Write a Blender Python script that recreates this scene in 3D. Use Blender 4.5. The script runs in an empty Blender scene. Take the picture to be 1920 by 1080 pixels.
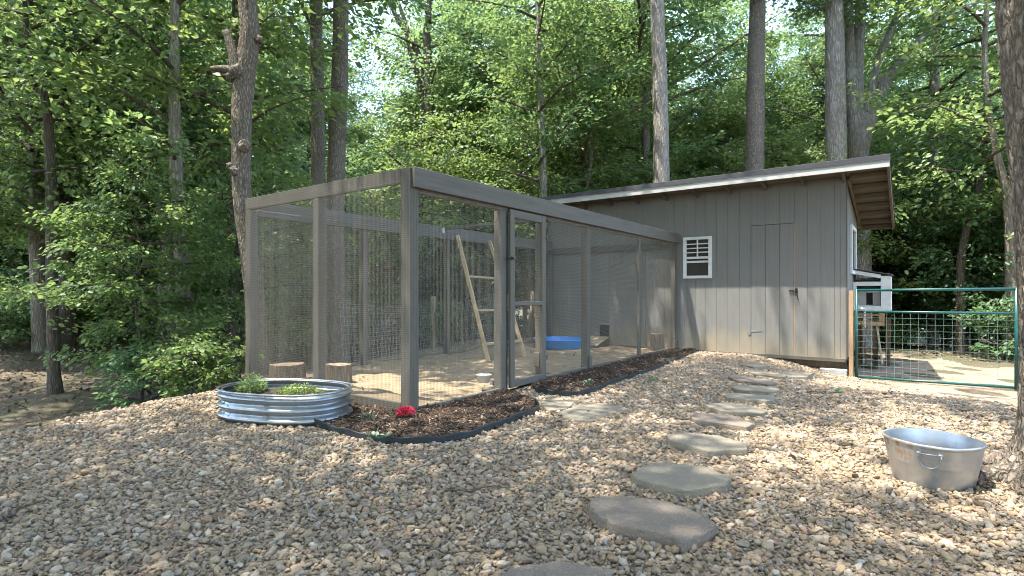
import bpy, bmesh, math, random
import numpy as np
from mathutils import Vector, Matrix, noise

R = math.radians
random.seed(7)
SC = bpy.context.scene
COL = SC.collection

# ------------------------------------------------------------------ camera
cd = bpy.data.cameras.new('camera')
cam = bpy.data.objects.new('camera', cd)
COL.objects.link(cam)
CAM = Vector((3.74, -3.50, 1.15))
YAW = R(36.2)
cam.location = CAM
cam.rotation_euler = (R(90), 0, YAW)
cd.sensor_width = 36.0
cd.lens = 36.0 * 1019 / 1920
cd.shift_y = 9.5 / 1920
cd.clip_start = 0.05
cd.clip_end = 600
SC.camera = cam

# ------------------------------------------------------------------ world and sun
SUN_DIR = Vector((0.68, 1.0, -3.55)).normalized()      # the way the light travels
elev = math.asin(-SUN_DIR.z)
world = bpy.data.worlds.new('World')
SC.world = world
world.use_nodes = True
wn = world.node_tree
bg = wn.nodes['Background']
sky = wn.nodes.new('ShaderNodeTexSky')
sky.sky_type = 'NISHITA'
sky.sun_disc = False
sky.sun_elevation = elev
sky.sun_rotation = math.atan2(-SUN_DIR.x, -SUN_DIR.y)
sky.air_density = 1.0
sky.dust_density = 1.3
sky.ozone_density = 0.9
wn.links.new(sky.outputs[0], bg.inputs[0])
bg.inputs[1].default_value = 0.15
sl = bpy.data.lights.new('sun', 'SUN')
sl.energy = 2.1
sl.angle = R(0.53)
sl.color = (1.0, 0.95, 0.86)
sun = bpy.data.objects.new('sun', sl)
sun.rotation_euler = SUN_DIR.to_track_quat('-Z', 'Y').to_euler()
sun.location = (-6, -8, 30)
COL.objects.link(sun)
SC.view_settings.view_transform = 'Standard'
SC.view_settings.look = 'None'
SC.view_settings.gamma = 1.0
SC.view_settings.exposure = 2.95
SC.render.engine = 'CYCLES'
cy = SC.cycles
cy.max_bounces = 7
cy.diffuse_bounces = 4
cy.use_adaptive_sampling = True
cy.adaptive_threshold = 0.02
cy.glossy_bounces = 3
cy.transmission_bounces = 5
cy.transparent_max_bounces = 6
cy.caustics_reflective = False
cy.caustics_refractive = False
cy.filter_width = 1.0
cy.use_denoising = True
cy.denoising_input_passes = 'RGB_ALBEDO_NORMAL'
cy.denoising_prefilter = 'ACCURATE'
cy.sample_clamp_indirect = 6.0

# ------------------------------------------------------------------ materials
def new_mat(name):
    m = bpy.data.materials.new(name)
    m.use_nodes = True
    nt = m.node_tree
    b = nt.nodes['Principled BSDF']
    return m, nt, b

def N(nt, kind, **kw):
    n = nt.nodes.new(kind)
    for k, v in kw.items():
        setattr(n, k, v)
    return n

def coords(nt, scale=(1, 1, 1), kind='Object', rot=(0, 0, 0)):
    tc = N(nt, 'ShaderNodeTexCoord')
    mp = N(nt, 'ShaderNodeMapping')
    mp.inputs['Scale'].default_value = scale
    mp.inputs['Rotation'].default_value = rot
    nt.links.new(tc.outputs[kind], mp.inputs['Vector'])
    return mp.outputs[0]

def ramp(nt, fac, stops):
    r = N(nt, 'ShaderNodeValToRGB')
    el = r.color_ramp.elements
    while len(el) > 1:
        el.remove(el[-1])
    el[0].position = stops[0][0]
    el[0].color = (*stops[0][1], 1)
    for p, c in stops[1:]:
        e = el.new(p)
        e.color = (*c, 1)
    nt.links.new(fac, r.inputs[0])
    return r.outputs[0]

def noise_tex(nt, vec, scale, detail=4, rough=.55, dist=0):
    n = N(nt, 'ShaderNodeTexNoise')
    n.inputs['Scale'].default_value = scale
    n.inputs['Detail'].default_value = detail
    n.inputs['Roughness'].default_value = rough
    n.inputs['Distortion'].default_value = dist
    if vec is not None:
        nt.links.new(vec, n.inputs['Vector'])
    return n.outputs['Fac']

def bump(nt, bsdf, h, strength, dist):
    b = N(nt, 'ShaderNodeBump')
    b.inputs['Strength'].default_value = strength
    b.inputs['Distance'].default_value = dist
    nt.links.new(h, b.inputs['Height'])
    nt.links.new(b.outputs[0], bsdf.inputs['Normal'])
    return b

def mix(nt, fac, a, b, mode='MIX'):
    m = N(nt, 'ShaderNodeMix', data_type='RGBA', blend_type=mode)
    def put(s, v):
        if isinstance(v, (int, float)):
            s.default_value = v
        elif isinstance(v, tuple):
            s.default_value = (*v, 1)
        else:
            nt.links.new(v, s)
    put(m.inputs[0], fac)
    put(m.inputs[6], a)
    put(m.inputs[7], b)
    return m.outputs[2]

def math_n(nt, op, a, b=0.0, clamp=False):
    m = N(nt, 'ShaderNodeMath', operation=op, use_clamp=clamp)
    for i, v in enumerate((a, b)):
        if isinstance(v, (int, float)):
            m.inputs[i].default_value = v
        else:
            nt.links.new(v, m.inputs[i])
    return m.outputs[0]

def shade(name, dark, light, scale=(4, 4, 4), rough=.75, spec=.3, metal=0, bstr=.3, bdist=.004, detail=5, bscale=None, lo=.3, hi=.7, per_obj=.0):
    m, nt, b = new_mat(name)
    v = coords(nt, scale)
    f = noise_tex(nt, v, 1.0, detail, .6)
    c = ramp(nt, f, [(lo, dark), (hi, light)])
    if per_obj:
        oi = N(nt, 'ShaderNodeObjectInfo')
        k = math_n(nt, 'MULTIPLY_ADD', oi.outputs['Random'], per_obj)
        k.node.inputs[2].default_value = 1 - per_obj / 2
        hv = N(nt, 'ShaderNodeHueSaturation')
        nt.links.new(k, hv.inputs['Value'])
        nt.links.new(c, hv.inputs['Color'])
        c = hv.outputs[0]
    nt.links.new(c, b.inputs['Base Color'])
    b.inputs['Roughness'].default_value = rough
    b.inputs['Specular IOR Level'].default_value = spec
    b.inputs['Metallic'].default_value = metal
    if bstr:
        v2 = coords(nt, bscale or tuple(s * 4 for s in scale))
        bump(nt, b, noise_tex(nt, v2, 1.0, 4, .6), bstr, bdist)
    return m

M = {}
# weathered grey paint of the run, grain along z or along y
def painted_wood(name, grain, col=(.116, .107, .093)):
    m, nt, b = new_mat(name)
    s = {'z': (30, 30, 1.6), 'y': (30, 1.6, 30), 'x': (1.6, 30, 30)}[grain]
    g = noise_tex(nt, coords(nt, s), 1.0, 5, .65)
    big = noise_tex(nt, coords(nt, (1.3, 1.3, 1.3)), 1.0, 4, .6)
    c1 = ramp(nt, g, [(.25, tuple(x * .72 for x in col)), (.75, tuple(x * 1.22 for x in col))])
    c2 = mix(nt, math_n(nt, 'MULTIPLY', big, .55), c1, (col[0] * 1.05, col[1] * 1.0, col[2] * .8))
    spots = noise_tex(nt, coords(nt, (9, 9, 9)), 1.0, 2, .5)
    sp = ramp(nt, spots, [(.70, (0, 0, 0)), (.78, (1, 1, 1))])
    c3 = mix(nt, math_n(nt, 'MULTIPLY', sp, .35), c2, (.07, .06, .045))
    nt.links.new(c3, b.inputs['Base Color'])
    b.inputs['Roughness'].default_value = .8
    b.inputs['Specular IOR Level'].default_value = .25
    bump(nt, b, g, .45, .004)
    return m
M['wood_z'] = painted_wood('grey_painted_post', 'z')
M['wood_y'] = painted_wood('grey_painted_beam', 'y')
M['wood_x'] = painted_wood('grey_painted_rail', 'x')

def siding_mat():
    m, nt, b = new_mat('grey_painted_siding')
    g = noise_tex(nt, coords(nt, (26, 26, 1.2)), 1.0, 5, .7)
    em = noise_tex(nt, coords(nt, (7, 7, 55)), 1.0, 4, .7)
    big = noise_tex(nt, coords(nt, (.9, .9, .7)), 1.0, 4, .6)
    oi = N(nt, 'ShaderNodeObjectInfo')
    c = ramp(nt, g, [(.25, (.168, .163, .153)), (.75, (.214, .208, .197))])
    c = mix(nt, math_n(nt, 'MULTIPLY', big, .30), c, (.145, .137, .120))
    c = mix(nt, math_n(nt, 'MULTIPLY', oi.outputs['Random'], .10), c, (.12, .116, .107))
    # splashed dust low on the wall
    tc = N(nt, 'ShaderNodeTexCoord')
    sx = N(nt, 'ShaderNodeSeparateXYZ')
    nt.links.new(tc.outputs['Object'], sx.inputs[0])
    wob = noise_tex(nt, coords(nt, (2.5, 2.5, 1.5)), 1.0, 4, .6)
    lim = math_n(nt, 'SUBTRACT', math_n(nt, 'MULTIPLY', wob, 1.0), sx.outputs[2])
    d = math_n(nt, 'MULTIPLY', lim, 2.2, True)
    c = mix(nt, math_n(nt, 'MULTIPLY', d, .75), c, (.30, .25, .17))
    nt.links.new(c, b.inputs['Base Color'])
    b.inputs['Roughness'].default_value = .72
    b.inputs['Specular IOR Level'].default_value = .3
    add = math_n(nt, 'ADD', g, em)
    bump(nt, b, add, .35, .004)
    return m
M['siding'] = siding_mat()
M['backing'] = shade('dark_backing', (.055, .052, .048), (.075, .071, .066), (3, 3, 3))
M['trim_white'] = shade('off_white_paint', (.56, .56, .54), (.68, .68, .66), (3, 3, 12), rough=.6, bstr=.15)
M['fascia'] = shade('pale_grey_fascia', (.36, .36, .35), (.47, .47, .46), (1.2, 6, 6), rough=.6, bstr=.2)
M['roof_metal'] = shade('dark_roof_metal', (.042, .040, .050), (.062, .060, .072), (1.5, 1.5, 1.5), rough=.45, spec=.5, bstr=.05)
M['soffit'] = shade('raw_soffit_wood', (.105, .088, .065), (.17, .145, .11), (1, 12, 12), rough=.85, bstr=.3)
M['raw_wood'] = shade('new_pale_lumber', (.38, .275, .155), (.52, .395, .24), (25, 25, 2), rough=.7, bstr=.25)
M['orange_wood'] = shade('orange_treated_lumber', (.33, .20, .105), (.46, .30, .165), (25, 25, 2), rough=.7, bstr=.25)
M['brown_wood'] = shade('brown_weathered_wood', (.075, .05, .03), (.14, .10, .065), (25, 25, 2), rough=.85)
M['fence_post'] = shade('round_fence_post', (.26, .20, .13), (.40, .32, .22), (22, 22, 2), rough=.85)
M['wire'] = shade('dull_galvanised_wire', (.155, .138, .110), (.215, .195, .16), (2, 2, 2), rough=.6, metal=0, spec=.4, bstr=0)
M['fence_wire'] = shade('bright_galvanised_wire', (.40, .41, .40), (.50, .51, .50), (2, 2, 2), rough=.5, spec=.5, bstr=0)
M['black'] = shade('black_iron', (.010, .010, .010), (.02, .02, .02), (8, 8, 8), rough=.55, bstr=.1)
M['steel'] = shade('zinc_hardware', (.36, .36, .36), (.50, .50, .50), (20, 20, 20), rough=.4, metal=.9, bstr=.1)
M['dark_glass'] = shade('dark_screen', (.020, .019, .015), (.038, .036, .028), (5, 5, 5), rough=.35, bstr=0)
M['concrete'] = shade('concrete_block', (.30, .29, .27), (.42, .41, .38), (14, 14, 14), rough=.9, bstr=.5, bdist=.006)
M['teal'] = shade('teal_green_enamel', (.005, .050, .045), (.008, .078, .070), (6, 6, 6), rough=.38, spec=.5, bstr=.08)
M['edging'] = shade('black_plastic_edging', (.012, .018, .020), (.030, .036, .038), (6, 6, 6), rough=.5, bstr=.15)
M['soil'] = shade('dark_soil', (.03, .022, .015), (.06, .045, .03), (30, 30, 30), rough=.95, bstr=.8, bdist=.01)
M['blue'] = shade('blue_pool_plastic', (.025, .20, .60), (.04, .26, .70), (3, 3, 3), rough=.35, spec=.5, bstr=.08)
M['grey_cup'] = shade('grey_enamel_cup', (.36, .37, .37), (.46, .47, .47), (8, 8, 8), rough=.45, bstr=.1)

def water_mat():
    m, nt, b = new_mat('pool_water')
    b.inputs['Base Color'].default_value = (.55, .75, .95, 1)
    b.inputs['Roughness'].default_value = .04
    b.inputs['IOR'].default_value = 1.33
    b.inputs['Transmission Weight'].default_value = 1
    bump(nt, b, noise_tex(nt, coords(nt, (9, 9, 9)), 1.0, 3), .35, .02)
    return m
M['water'] = water_mat()

def galvanised(name, tint=(.38, .405, .42), rust=0.0, rough=.33):
    m, nt, b = new_mat(name)
    v = N(nt, 'ShaderNodeTexVoronoi')
    v.inputs['Scale'].default_value = 28
    nt.links.new(coords(nt, (1, 1, 1)), v.inputs['Vector'])
    sp = ramp(nt, v.outputs['Color'], [(.0, tuple(t * .82 for t in tint)), (1, tint)])
    big = noise_tex(nt, coords(nt, (5, 5, 3)), 1.0, 5, .65)
    c = mix(nt, math_n(nt, 'MULTIPLY', big, .45), sp, tuple(t * .62 for t in tint))
    met = .85
    if rust:
        r1 = noise_tex(nt, coords(nt, (7, 7, 3.5)), 1.0, 6, .7)
        tc = N(nt, 'ShaderNodeTexCoord')
        sx = N(nt, 'ShaderNodeSeparateXYZ')
        nt.links.new(tc.outputs['Object'], sx.inputs[0])
        # rust runs sit on the left front flank
        side = math_n(nt, 'ADD', math_n(nt, 'MULTIPLY', sx.outputs[0], -.85), math_n(nt, 'MULTIPLY', sx.outputs[1], -.75))
        k = math_n(nt, 'ADD', r1, math_n(nt, 'MULTIPLY', side, .85))
        rm = ramp(nt, k, [(.70, (0, 0, 0)), (.80, (1, 1, 1))])
        c = mix(nt, rm, c, (.20, .11, .05))
        dust = ramp(nt, k, [(.50, (0, 0, 0)), (.75, (1, 1, 1))])
        c = mix(nt, math_n(nt, 'MULTIPLY', dust, .22), c, (.42, .34, .24))
        inv = math_n(nt, 'SUBTRACT', 1.0, rm)
        nt.links.new(math_n(nt, 'MULTIPLY', inv, met), b.inputs['Metallic'])
        rr = ramp(nt, rm, [(0, (rough,) * 3), (1, (.85,) * 3)])
        nt.links.new(rr, b.inputs['Roughness'])
    else:
        b.inputs['Metallic'].default_value = met
        nt.links.new(ramp(nt, big, [(.3, (rough * .8,) * 3), (.8, (rough * 1.6,) * 3)]), b.inputs['Roughness'])
    nt.links.new(c, b.inputs['Base Color'])
    bump(nt, b, noise_tex(nt, coords(nt, (10, 10, 6)), 1.0, 3), .12, .01)
    return m
M['galv'] = galvanised('galvanised_sheet')
M['galv_rust'] = galvanised('rust_spotted_galvanised', (.54, .56, .58), rust=1.0, rough=.38)

def stone_mat(name, c0, c1):
    m, nt, b = new_mat(name)
    oi = N(nt, 'ShaderNodeObjectInfo')
    base = ramp(nt, oi.outputs['Random'], [(0, c0), (1, c1)])
    n1 = noise_tex(nt, coords(nt, (7, 7, 7)), 1.0, 6, .7)
    n2 = noise_tex(nt, coords(nt, (70, 70, 70)), 1.0, 3, .6)
    c = mix(nt, math_n(nt, 'MULTIPLY', n1, .8), base, (.14, .118, .09))
    c = mix(nt, ramp(nt, n2, [(.52, (0, 0, 0)), (.72, (.55, .55, .55))]), c, (.29, .25, .19))
    nt.links.new(c, b.inputs['Base Color'])
    b.inputs['Roughness'].default_value = .92
    b.inputs['Specular IOR Level'].default_value = .2
    bump(nt, b, math_n(nt, 'ADD', n1, math_n(nt, 'MULTIPLY', n2, .8)), 1.0, .016)
    return m
M['stone'] = stone_mat('buff_stepping_stone', (.30, .26, .19), (.24, .21, .155))
M['stone_brown'] = stone_mat('mauve_brown_stepping_stone', (.235, .185, .145), (.21, .168, .132))

def pebble_mat():
    m, nt, b = new_mat('river_pebble')
    oi = N(nt, 'ShaderNodeObjectInfo')
    c = ramp(nt, oi.outputs['Random'], [
        (.00, (0.228, 0.159, 0.088)), (.10, (0.334, 0.241, 0.143)), (.18, (0.185, 0.144, 0.102)), (.27, (0.390, 0.286, 0.168)),
        (.36, (0.260, 0.219, 0.176)), (.44, (0.154, 0.107, 0.065)), (.52, (0.344, 0.237, 0.127)), (.60, (0.427, 0.351, 0.257)),
        (.68, (0.218, 0.185, 0.149)), (.75, (0.278, 0.167, 0.086)), (.82, (0.287, 0.233, 0.168)), (.88, (0.492, 0.422, 0.328)), (.93, (0.251, 0.136, 0.095)), (.97, (0.134, 0.123, 0.111)), (1, (0.372, 0.264, 0.147))])
    n = noise_tex(nt, coords(nt, (2.2, 2.2, 2.2)), 1.0, 5, .7)
    c = mix(nt, ramp(nt, n, [(.35, (0, 0, 0)), (.72, (.8, .8, .8))]), c, (.245, .195, .135))
    nt.links.new(c, b.inputs['Base Color'])
    b.inputs['Roughness'].default_value = .78
    b.inputs['Specular IOR Level'].default_value = .3
    bump(nt, b, noise_tex(nt, coords(nt, (6, 6, 6)), 1.0, 4), .3, .05)
    return m
M['pebble'] = pebble_mat()

def instance_ramp(name, stops, rough=.9):
    m, nt, b = new_mat(name)
    oi = N(nt, 'ShaderNodeObjectInfo')
    nt.links.new(ramp(nt, oi.outputs['Random'], stops), b.inputs['Base Color'])
    b.inputs['Roughness'].default_value = rough
    b.inputs['Specular IOR Level'].default_value = .2
    return m
M['chip'] = instance_ramp('bark_chip', [(0, (.045, .029, .020)), (.4, (.080, .052, .035)), (.7, (.034, .024, .018)), (.86, (.13, .092, .062)), (.94, (.27, .21, .15)), (1, (.06, .04, .028))])
M['dead_leaf'] = instance_ramp('fallen_leaf', [(0, (.13, .088, .055)), (.4, (.19, .138, .088)), (.7, (.09, .064, .042)), (.92, (.27, .21, .145)), (1, (.15, .085, .055))], .8)

def ground_mat():
    m, nt, b = new_mat('forest_dirt')
    v = coords(nt, (1, 1, 1))
    a = noise_tex(nt, v, .55, 6, .65)
    f = noise_tex(nt, v, 9.0, 6, .7)
    h = noise_tex(nt, v, 42.0, 4, .7)
    c = ramp(nt, f, [(.25, (.072, .058, .040)), (.55, (.122, .100, .070)), (.8, (.19, .158, .115))])
    c = mix(nt, ramp(nt, a, [(.44, (0, 0, 0)), (.62, (.75, .75, .75))]), c, (.075, .086, .036))
    c = mix(nt, ramp(nt, h, [(.56, (0, 0, 0)), (.66, (.6, .6, .6))]), c, (.21, .155, .10))
    nt.links.new(c, b.inputs['Base Color'])
    b.inputs['Roughness'].default_value = .95
    b.inputs['Specular IOR Level'].default_value = .15
    bump(nt, b, math_n(nt, 'ADD', f, h), .8, .03)
    return m
M['ground'] = ground_mat()
M['gravel_bed'] = shade('gravel_fines', (.17, .132, .09), (.30, .24, .17), (30, 30, 30), rough=.95, bstr=.8, bdist=.01)
M['path'] = shade('packed_tan_dirt', (.17, .128, .088), (.30, .235, .165), (2.6, 2.6, 2.6), rough=.95, bstr=.6, bdist=.02, detail=8)
M['sand'] = shade('coarse_tan_sand', (.20, .148, .088), (.295, .225, .14), (5, 5, 5), rough=.95, bstr=.9, bdist=.012, detail=8, bscale=(38, 38, 38))

def bark_mat(name, dark, light, zs=5.0, ts=26.0, moss=0.0, patch=None):
    m, nt, b = new_mat(name)
    v = coords(nt, (ts, ts, zs))
    vo = N(nt, 'ShaderNodeTexVoronoi', feature='DISTANCE_TO_EDGE')
    vo.inputs['Scale'].default_value = 1.0
    vo.inputs['Randomness'].default_value = 1.0
    nz = N(nt, 'ShaderNodeTexNoise')
    nz.inputs['Scale'].default_value = 1.3
    nt.links.new(v, nz.inputs['Vector'])
    vm = N(nt, 'ShaderNodeVectorMath', operation='ADD')
    nt.links.new(v, vm.inputs[0])
    nt.links.new(nz.outputs['Color'], vm.inputs[1])
    nt.links.new(vm.outputs[0], vo.inputs['Vector'])
    cr = ramp(nt, vo.outputs['Distance'], [(.0, (0, 0, 0)), (.28, (1, 1, 1))])
    n2 = noise_tex(nt, coords(nt, (3, 3, 1.2)), 1.0, 5, .65)
    n3 = noise_tex(nt, coords(nt, (60, 60, 22)), 1.0, 4, .7)
    c = mix(nt, cr, dark, light)
    c = mix(nt, ramp(nt, n2, [(.35, (0, 0, 0)), (.75, (.65, .65, .65))]), c, tuple((d + l) * .45 for d, l in zip(dark, light)))
    c = mix(nt, math_n(nt, 'MULTIPLY', n3, .5), c, tuple(l * 1.15 for l in light))
    if patch:
        n4 = noise_tex(nt, coords(nt, (5, 5, 3)), 1.0, 4, .7)
        c = mix(nt, ramp(nt, n4, [(.55, (0, 0, 0)), (.66, (.7, .7, .7))]), c, patch)
    if moss:
        n5 = noise_tex(nt, coords(nt, (4, 4, 2)), 1.0, 5, .7)
        c = mix(nt, ramp(nt, n5, [(.56, (0, 0, 0)), (.72, (moss,) * 3)]), c, (.055, .06, .02))
    nt.links.new(c, b.inputs['Base Color'])
    b.inputs['Roughness'].default_value = .92
    b.inputs['Specular IOR Level'].default_value = .15
    bump(nt, b, math_n(nt, 'ADD', cr, math_n(nt, 'MULTIPLY', n3, .5)), .9, .015)
    return m
M['bark_brown'] = bark_mat('brown_furrowed_bark', (.055, .044, .034), (.25, .212, .17), zs=11, ts=38, moss=.5)
M['bark_grey'] = bark_mat('grey_plated_bark', (.10, .085, .07), (.33, .295, .25), zs=4.0, ts=22, patch=(.40, .37, .33))
M['bark_dark'] = bark_mat('dark_wet_bark', (.05, .041, .032), (.15, .122, .094), moss=.4)  # darker bark tone for the dark trunks, with random patches
M['bark_far'] = bark_mat('mixed_forest_bark', (.085, .072, .058), (.27, .235, .19), moss=.5, patch=(.26, .24, .20))
M['bark_near'] = bark_mat('pale_ridged_bark', (.07, .055, .042), (.27, .225, .182), zs=9, ts=30)
M['stump_side'] = bark_mat('stump_bark', (.06, .045, .03), (.25, .19, .135), zs=3, ts=30)
M['stump_top'] = shade('sawn_stump_top', (.17, .12, .075), (.27, .20, .13), (14, 14, 14), rough=.9)

def leaf_mat(name, dark, mid, light, trans, tw=.42):
    m, nt, b = new_mat(name)
    g = N(nt, 'ShaderNodeNewGeometry')
    oi = N(nt, 'ShaderNodeObjectInfo')
    c = ramp(nt, g.outputs['Random Per Island'], [(0, dark), (.5, mid), (1, light)])
    hv = N(nt, 'ShaderNodeHueSaturation')
    k = math_n(nt, 'MULTIPLY_ADD', oi.outputs['Random'], .035)
    k.node.inputs[2].default_value = .482
    nt.links.new(k, hv.inputs['Hue'])
    k2 = math_n(nt, 'MULTIPLY_ADD', oi.outputs['Random'], -.35)
    k2.node.inputs[2].default_value = 1.17
    nt.links.new(k2, hv.inputs['Value'])
    nt.links.new(c, hv.inputs['Color'])
    c = hv.outputs[0]
    nt.links.new(c, b.inputs['Base Color'])
    b.inputs['Roughness'].default_value = .48
    b.inputs['Specular IOR Level'].default_value = .42
    t = N(nt, 'ShaderNodeBsdfTranslucent')
    nt.links.new(mix(nt, .55, c, trans), t.inputs['Color'])
    ms = N(nt, 'ShaderNodeMixShader')
    ms.inputs[0].default_value = tw
    nt.links.new(b.outputs[0], ms.inputs[1])
    nt.links.new(t.outputs[0], ms.inputs[2])
    nt.links.new(ms.outputs[0], nt.nodes['Material Output'].inputs[0])
    return m
M['leaf'] = leaf_mat('broad_leaf', (0.068, 0.134, 0.049), (0.106, 0.187, 0.070), (0.167, 0.247, 0.101), (0.313, 0.436, 0.130), .5)
M['leaf_y'] = leaf_mat('sunny_leaf', (0.090, 0.157, 0.047), (0.138, 0.219, 0.072), (0.209, 0.277, 0.101), (0.368, 0.465, 0.130), .5)  # yellow-green leaf kind, its lighter colour also standing in for sun on shaded saplings
M['leaf_d'] = leaf_mat('deep_green_leaf', (0.052, 0.122, 0.055), (0.085, 0.169, 0.077), (0.129, 0.215, 0.100), (0.258, 0.406, 0.130), .5)
M['sedum'] = leaf_mat('sedum_leaf', (.11, .17, .03), (.17, .24, .045), (.24, .30, .06), (.3, .36, .06), .3)
M['petal'] = leaf_mat('red_petal', (.50, .012, .075), (.70, .03, .14), (.80, .20, .30), (.7, .05, .14), .2)
M['silver_leaf'] = leaf_mat('silvery_leaf', (.16, .20, .13), (.22, .26, .18), (.28, .31, .22), (.25, .3, .15), .2)

# ------------------------------------------------------------------ mesh helpers
def np_mesh(name, V, F, smooth=False):
    me = bpy.data.meshes.new(name)
    V = np.asarray(V, dtype=np.float32).reshape(-1, 3)
    F = np.asarray(F, dtype=np.int32)
    k = F.shape[1]
    me.vertices.add(len(V))
    me.vertices.foreach_set('co', V.ravel())
    me.loops.add(F.size)
    me.loops.foreach_set('vertex_index', F.ravel())
    me.polygons.add(len(F))
    me.polygons.foreach_set('loop_start', np.arange(0, F.size, k, dtype=np.int32))
    if smooth:
        me.polygons.foreach_set('use_smooth', np.ones(len(F), dtype=bool))
    me.update(calc_edges=True)
    me.validate()
    return me

def wloc(o):
    p = Vector((0, 0, 0))
    while o is not None:
        p = p + o.location
        o = o.parent
    return p

def link(name, me, mat, parent=None):
    o = bpy.data.objects.new(name, me)
    if mat is not None and len(me.materials) == 0:
        me.materials.append(mat)
    COL.objects.link(o)
    o.parent = parent
    return o

def tag(o, label=None, cat=None, group=None, kind=None):
    if label: o['label'] = label
    if cat: o['category'] = cat
    if group: o['group'] = group
    if kind: o['kind'] = kind
    return o

def thing(name, loc, label, cat, group=None):
    e = bpy.data.objects.new(name, None)
    e.empty_display_size = .2
    e.location = loc
    COL.objects.link(e)
    return tag(e, label, cat, group)

class MB:
    def __init__(s):
        s.v = []; s.f = []
    def box(s, x0, x1, y0, y1, z0, z1):
        n = len(s.v)
        s.v += [(x0, y0, z0), (x1, y0, z0), (x1, y1, z0), (x0, y1, z0), (x0, y0, z1), (x1, y0, z1), (x1, y1, z1), (x0, y1, z1)]
        s.f += [tuple(n + i for i in q) for q in ((0, 3, 2, 1), (4, 5, 6, 7), (0, 1, 5, 4), (1, 2, 6, 5), (2, 3, 7, 6), (3, 0, 4, 7))]
        return s
    def bar(s, p0, p1, w, h, up=(0, 0, 1), w1=None, h1=None):
        p0, p1 = Vector(p0), Vector(p1)
        d = (p1 - p0).normalized()
        up = Vector(up)
        if abs(d.dot(up)) > .99: up = Vector((1, 0, 0))
        a = d.cross(up).normalized(); b = a.cross(d).normalized()
        n = len(s.v)
        for p, ww, hh in ((p0, w, h), (p1, w1 or w, h1 or h)):
            for sa, sb in ((-1, -1), (1, -1), (1, 1), (-1, 1)):
                s.v.append(tuple(p + a * sa * ww / 2 + b * sb * hh / 2))
        s.f += [tuple(n + i for i in q) for q in ((0, 1, 2, 3), (7, 6, 5, 4), (0, 4, 5, 1), (1, 5, 6, 2), (2, 6, 7, 3), (3, 7, 4, 0))]
        return s
    def tube(s, pts, rad, seg=10, cap=True, twist=None):
        pts = [Vector(p) for p in pts]
        if not hasattr(rad, '__len__'): rad = [rad] * len(pts)
        n0 = len(s.v)
        ref = Vector((1, 0, 0))
        d0 = (pts[1] - pts[0]).normalized()
        if abs(d0.dot(ref)) > .9: ref = Vector((0, 1, 0))
        for i, p in enumerate(pts):
            d = (pts[min(i + 1, len(pts) - 1)] - pts[max(i - 1, 0)]).normalized()
            a = (ref - d * ref.dot(d)).normalized(); b = d.cross(a); ref = a
            for k in range(seg):
                t = 2 * math.pi * k / seg
                s.v.append(tuple(p + (a * math.cos(t) + b * math.sin(t)) * rad[i]))
        for i in range(len(pts) - 1):
            for k in range(seg):
                k2 = (k + 1) % seg
                s.f.append((n0 + i * seg + k, n0 + i * seg + k2, n0 + (i + 1) * seg + k2, n0 + (i + 1) * seg + k))
        if cap:
            s.f.append(tuple(n0 + k for k in reversed(range(seg))))
            s.f.append(tuple(n0 + (len(pts) - 1) * seg + k for k in range(seg)))
        return s
    def wire(s, p0, p1, r):
        # open three-sided thin rod
        p0, p1 = Vector(p0), Vector(p1)
        d = (p1 - p0).normalized()
        ref = Vector((0, 0, 1)) if abs(d.z) < .9 else Vector((1, 0, 0))
        a = d.cross(ref).normalized(); b = d.cross(a)
        n = len(s.v)
        for p in (p0, p1):
            for k in range(4):
                t = math.pi / 4 + math.pi * k / 2
                s.v.append(tuple(p + (a * math.cos(t) + b * math.sin(t)) * r))
        for k in range(4):
            s.f.append((n + k, n + (k + 1) % 4, n + 4 + (k + 1) % 4, n + 4 + k))
        return s
    def build(s, name, mat, parent=None, bevel=0, smooth=False, kind=None):
        o0 = wloc(parent) if parent is not None else Vector((0, 0, 0))
        me = bpy.data.meshes.new(name)
        me.from_pydata([(a - o0.x, b - o0.y, c - o0.z) for a, b, c in s.v], [], s.f)
        if bevel:
            bm = bmesh.new(); bm.from_mesh(me)
            bmesh.ops.bevel(bm, geom=list(bm.edges), offset=bevel, segments=1, affect='EDGES', clamp_overlap=True)
            bm.to_mesh(me); bm.free()
        if smooth:
            for p in me.polygons: p.use_smooth = len(p.vertices) == 4
        me.update()
        o = link(name, me, mat, parent)
        if kind: o['kind'] = kind
        return o

def boxp(name, x0, x1, y0, y1, z0, z1, mat, parent, bevel=.004):
    return MB().box(x0, x1, y0, y1, z0, z1).build(name, M[mat], parent, bevel)
def barp(name, p0, p1, w, h, mat, parent, bevel=.003, up=(0, 0, 1)):
    return MB().bar(p0, p1, w, h, up).build(name, M[mat], parent, bevel)

def sm(t, a, b):
    t = np.clip((np.asarray(t, dtype=float) - a) / (b - a), 0, 1)
    return t * t * (3 - 2 * t)

# ------------------------------------------------------------------ the lie of the land
def edge_x(y):
    return -2.95 - .27 * np.minimum(np.asarray(y, dtype=float), 6.0)
def gz(x, y):
    x = np.asarray(x, dtype=float); y = np.asarray(y, dtype=float)
    z = -.27 * sm(x, 1.2, 3.2) * sm(y, 3.2, 6.9)
    q = edge_x(y) - x
    z = z - .42 * sm(q, -.15, 1.7)
    z = z + 3.4 * sm(q, 5.5, 26) * (1 - sm(y, 3, 16))
    z = z - 1.5 * sm(y, 12, 34)
    far = sm(np.maximum(q, y - 9), 0, 3)
    z = z + far * (.06 * np.sin(1.7 * x + .6 * y) * np.sin(1.3 * y - .4 * x) + .03 * np.sin(4.1 * x) * np.sin(3.7 * y))
    return z
def g1(x, y):
    return float(gz(x, y))

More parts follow.
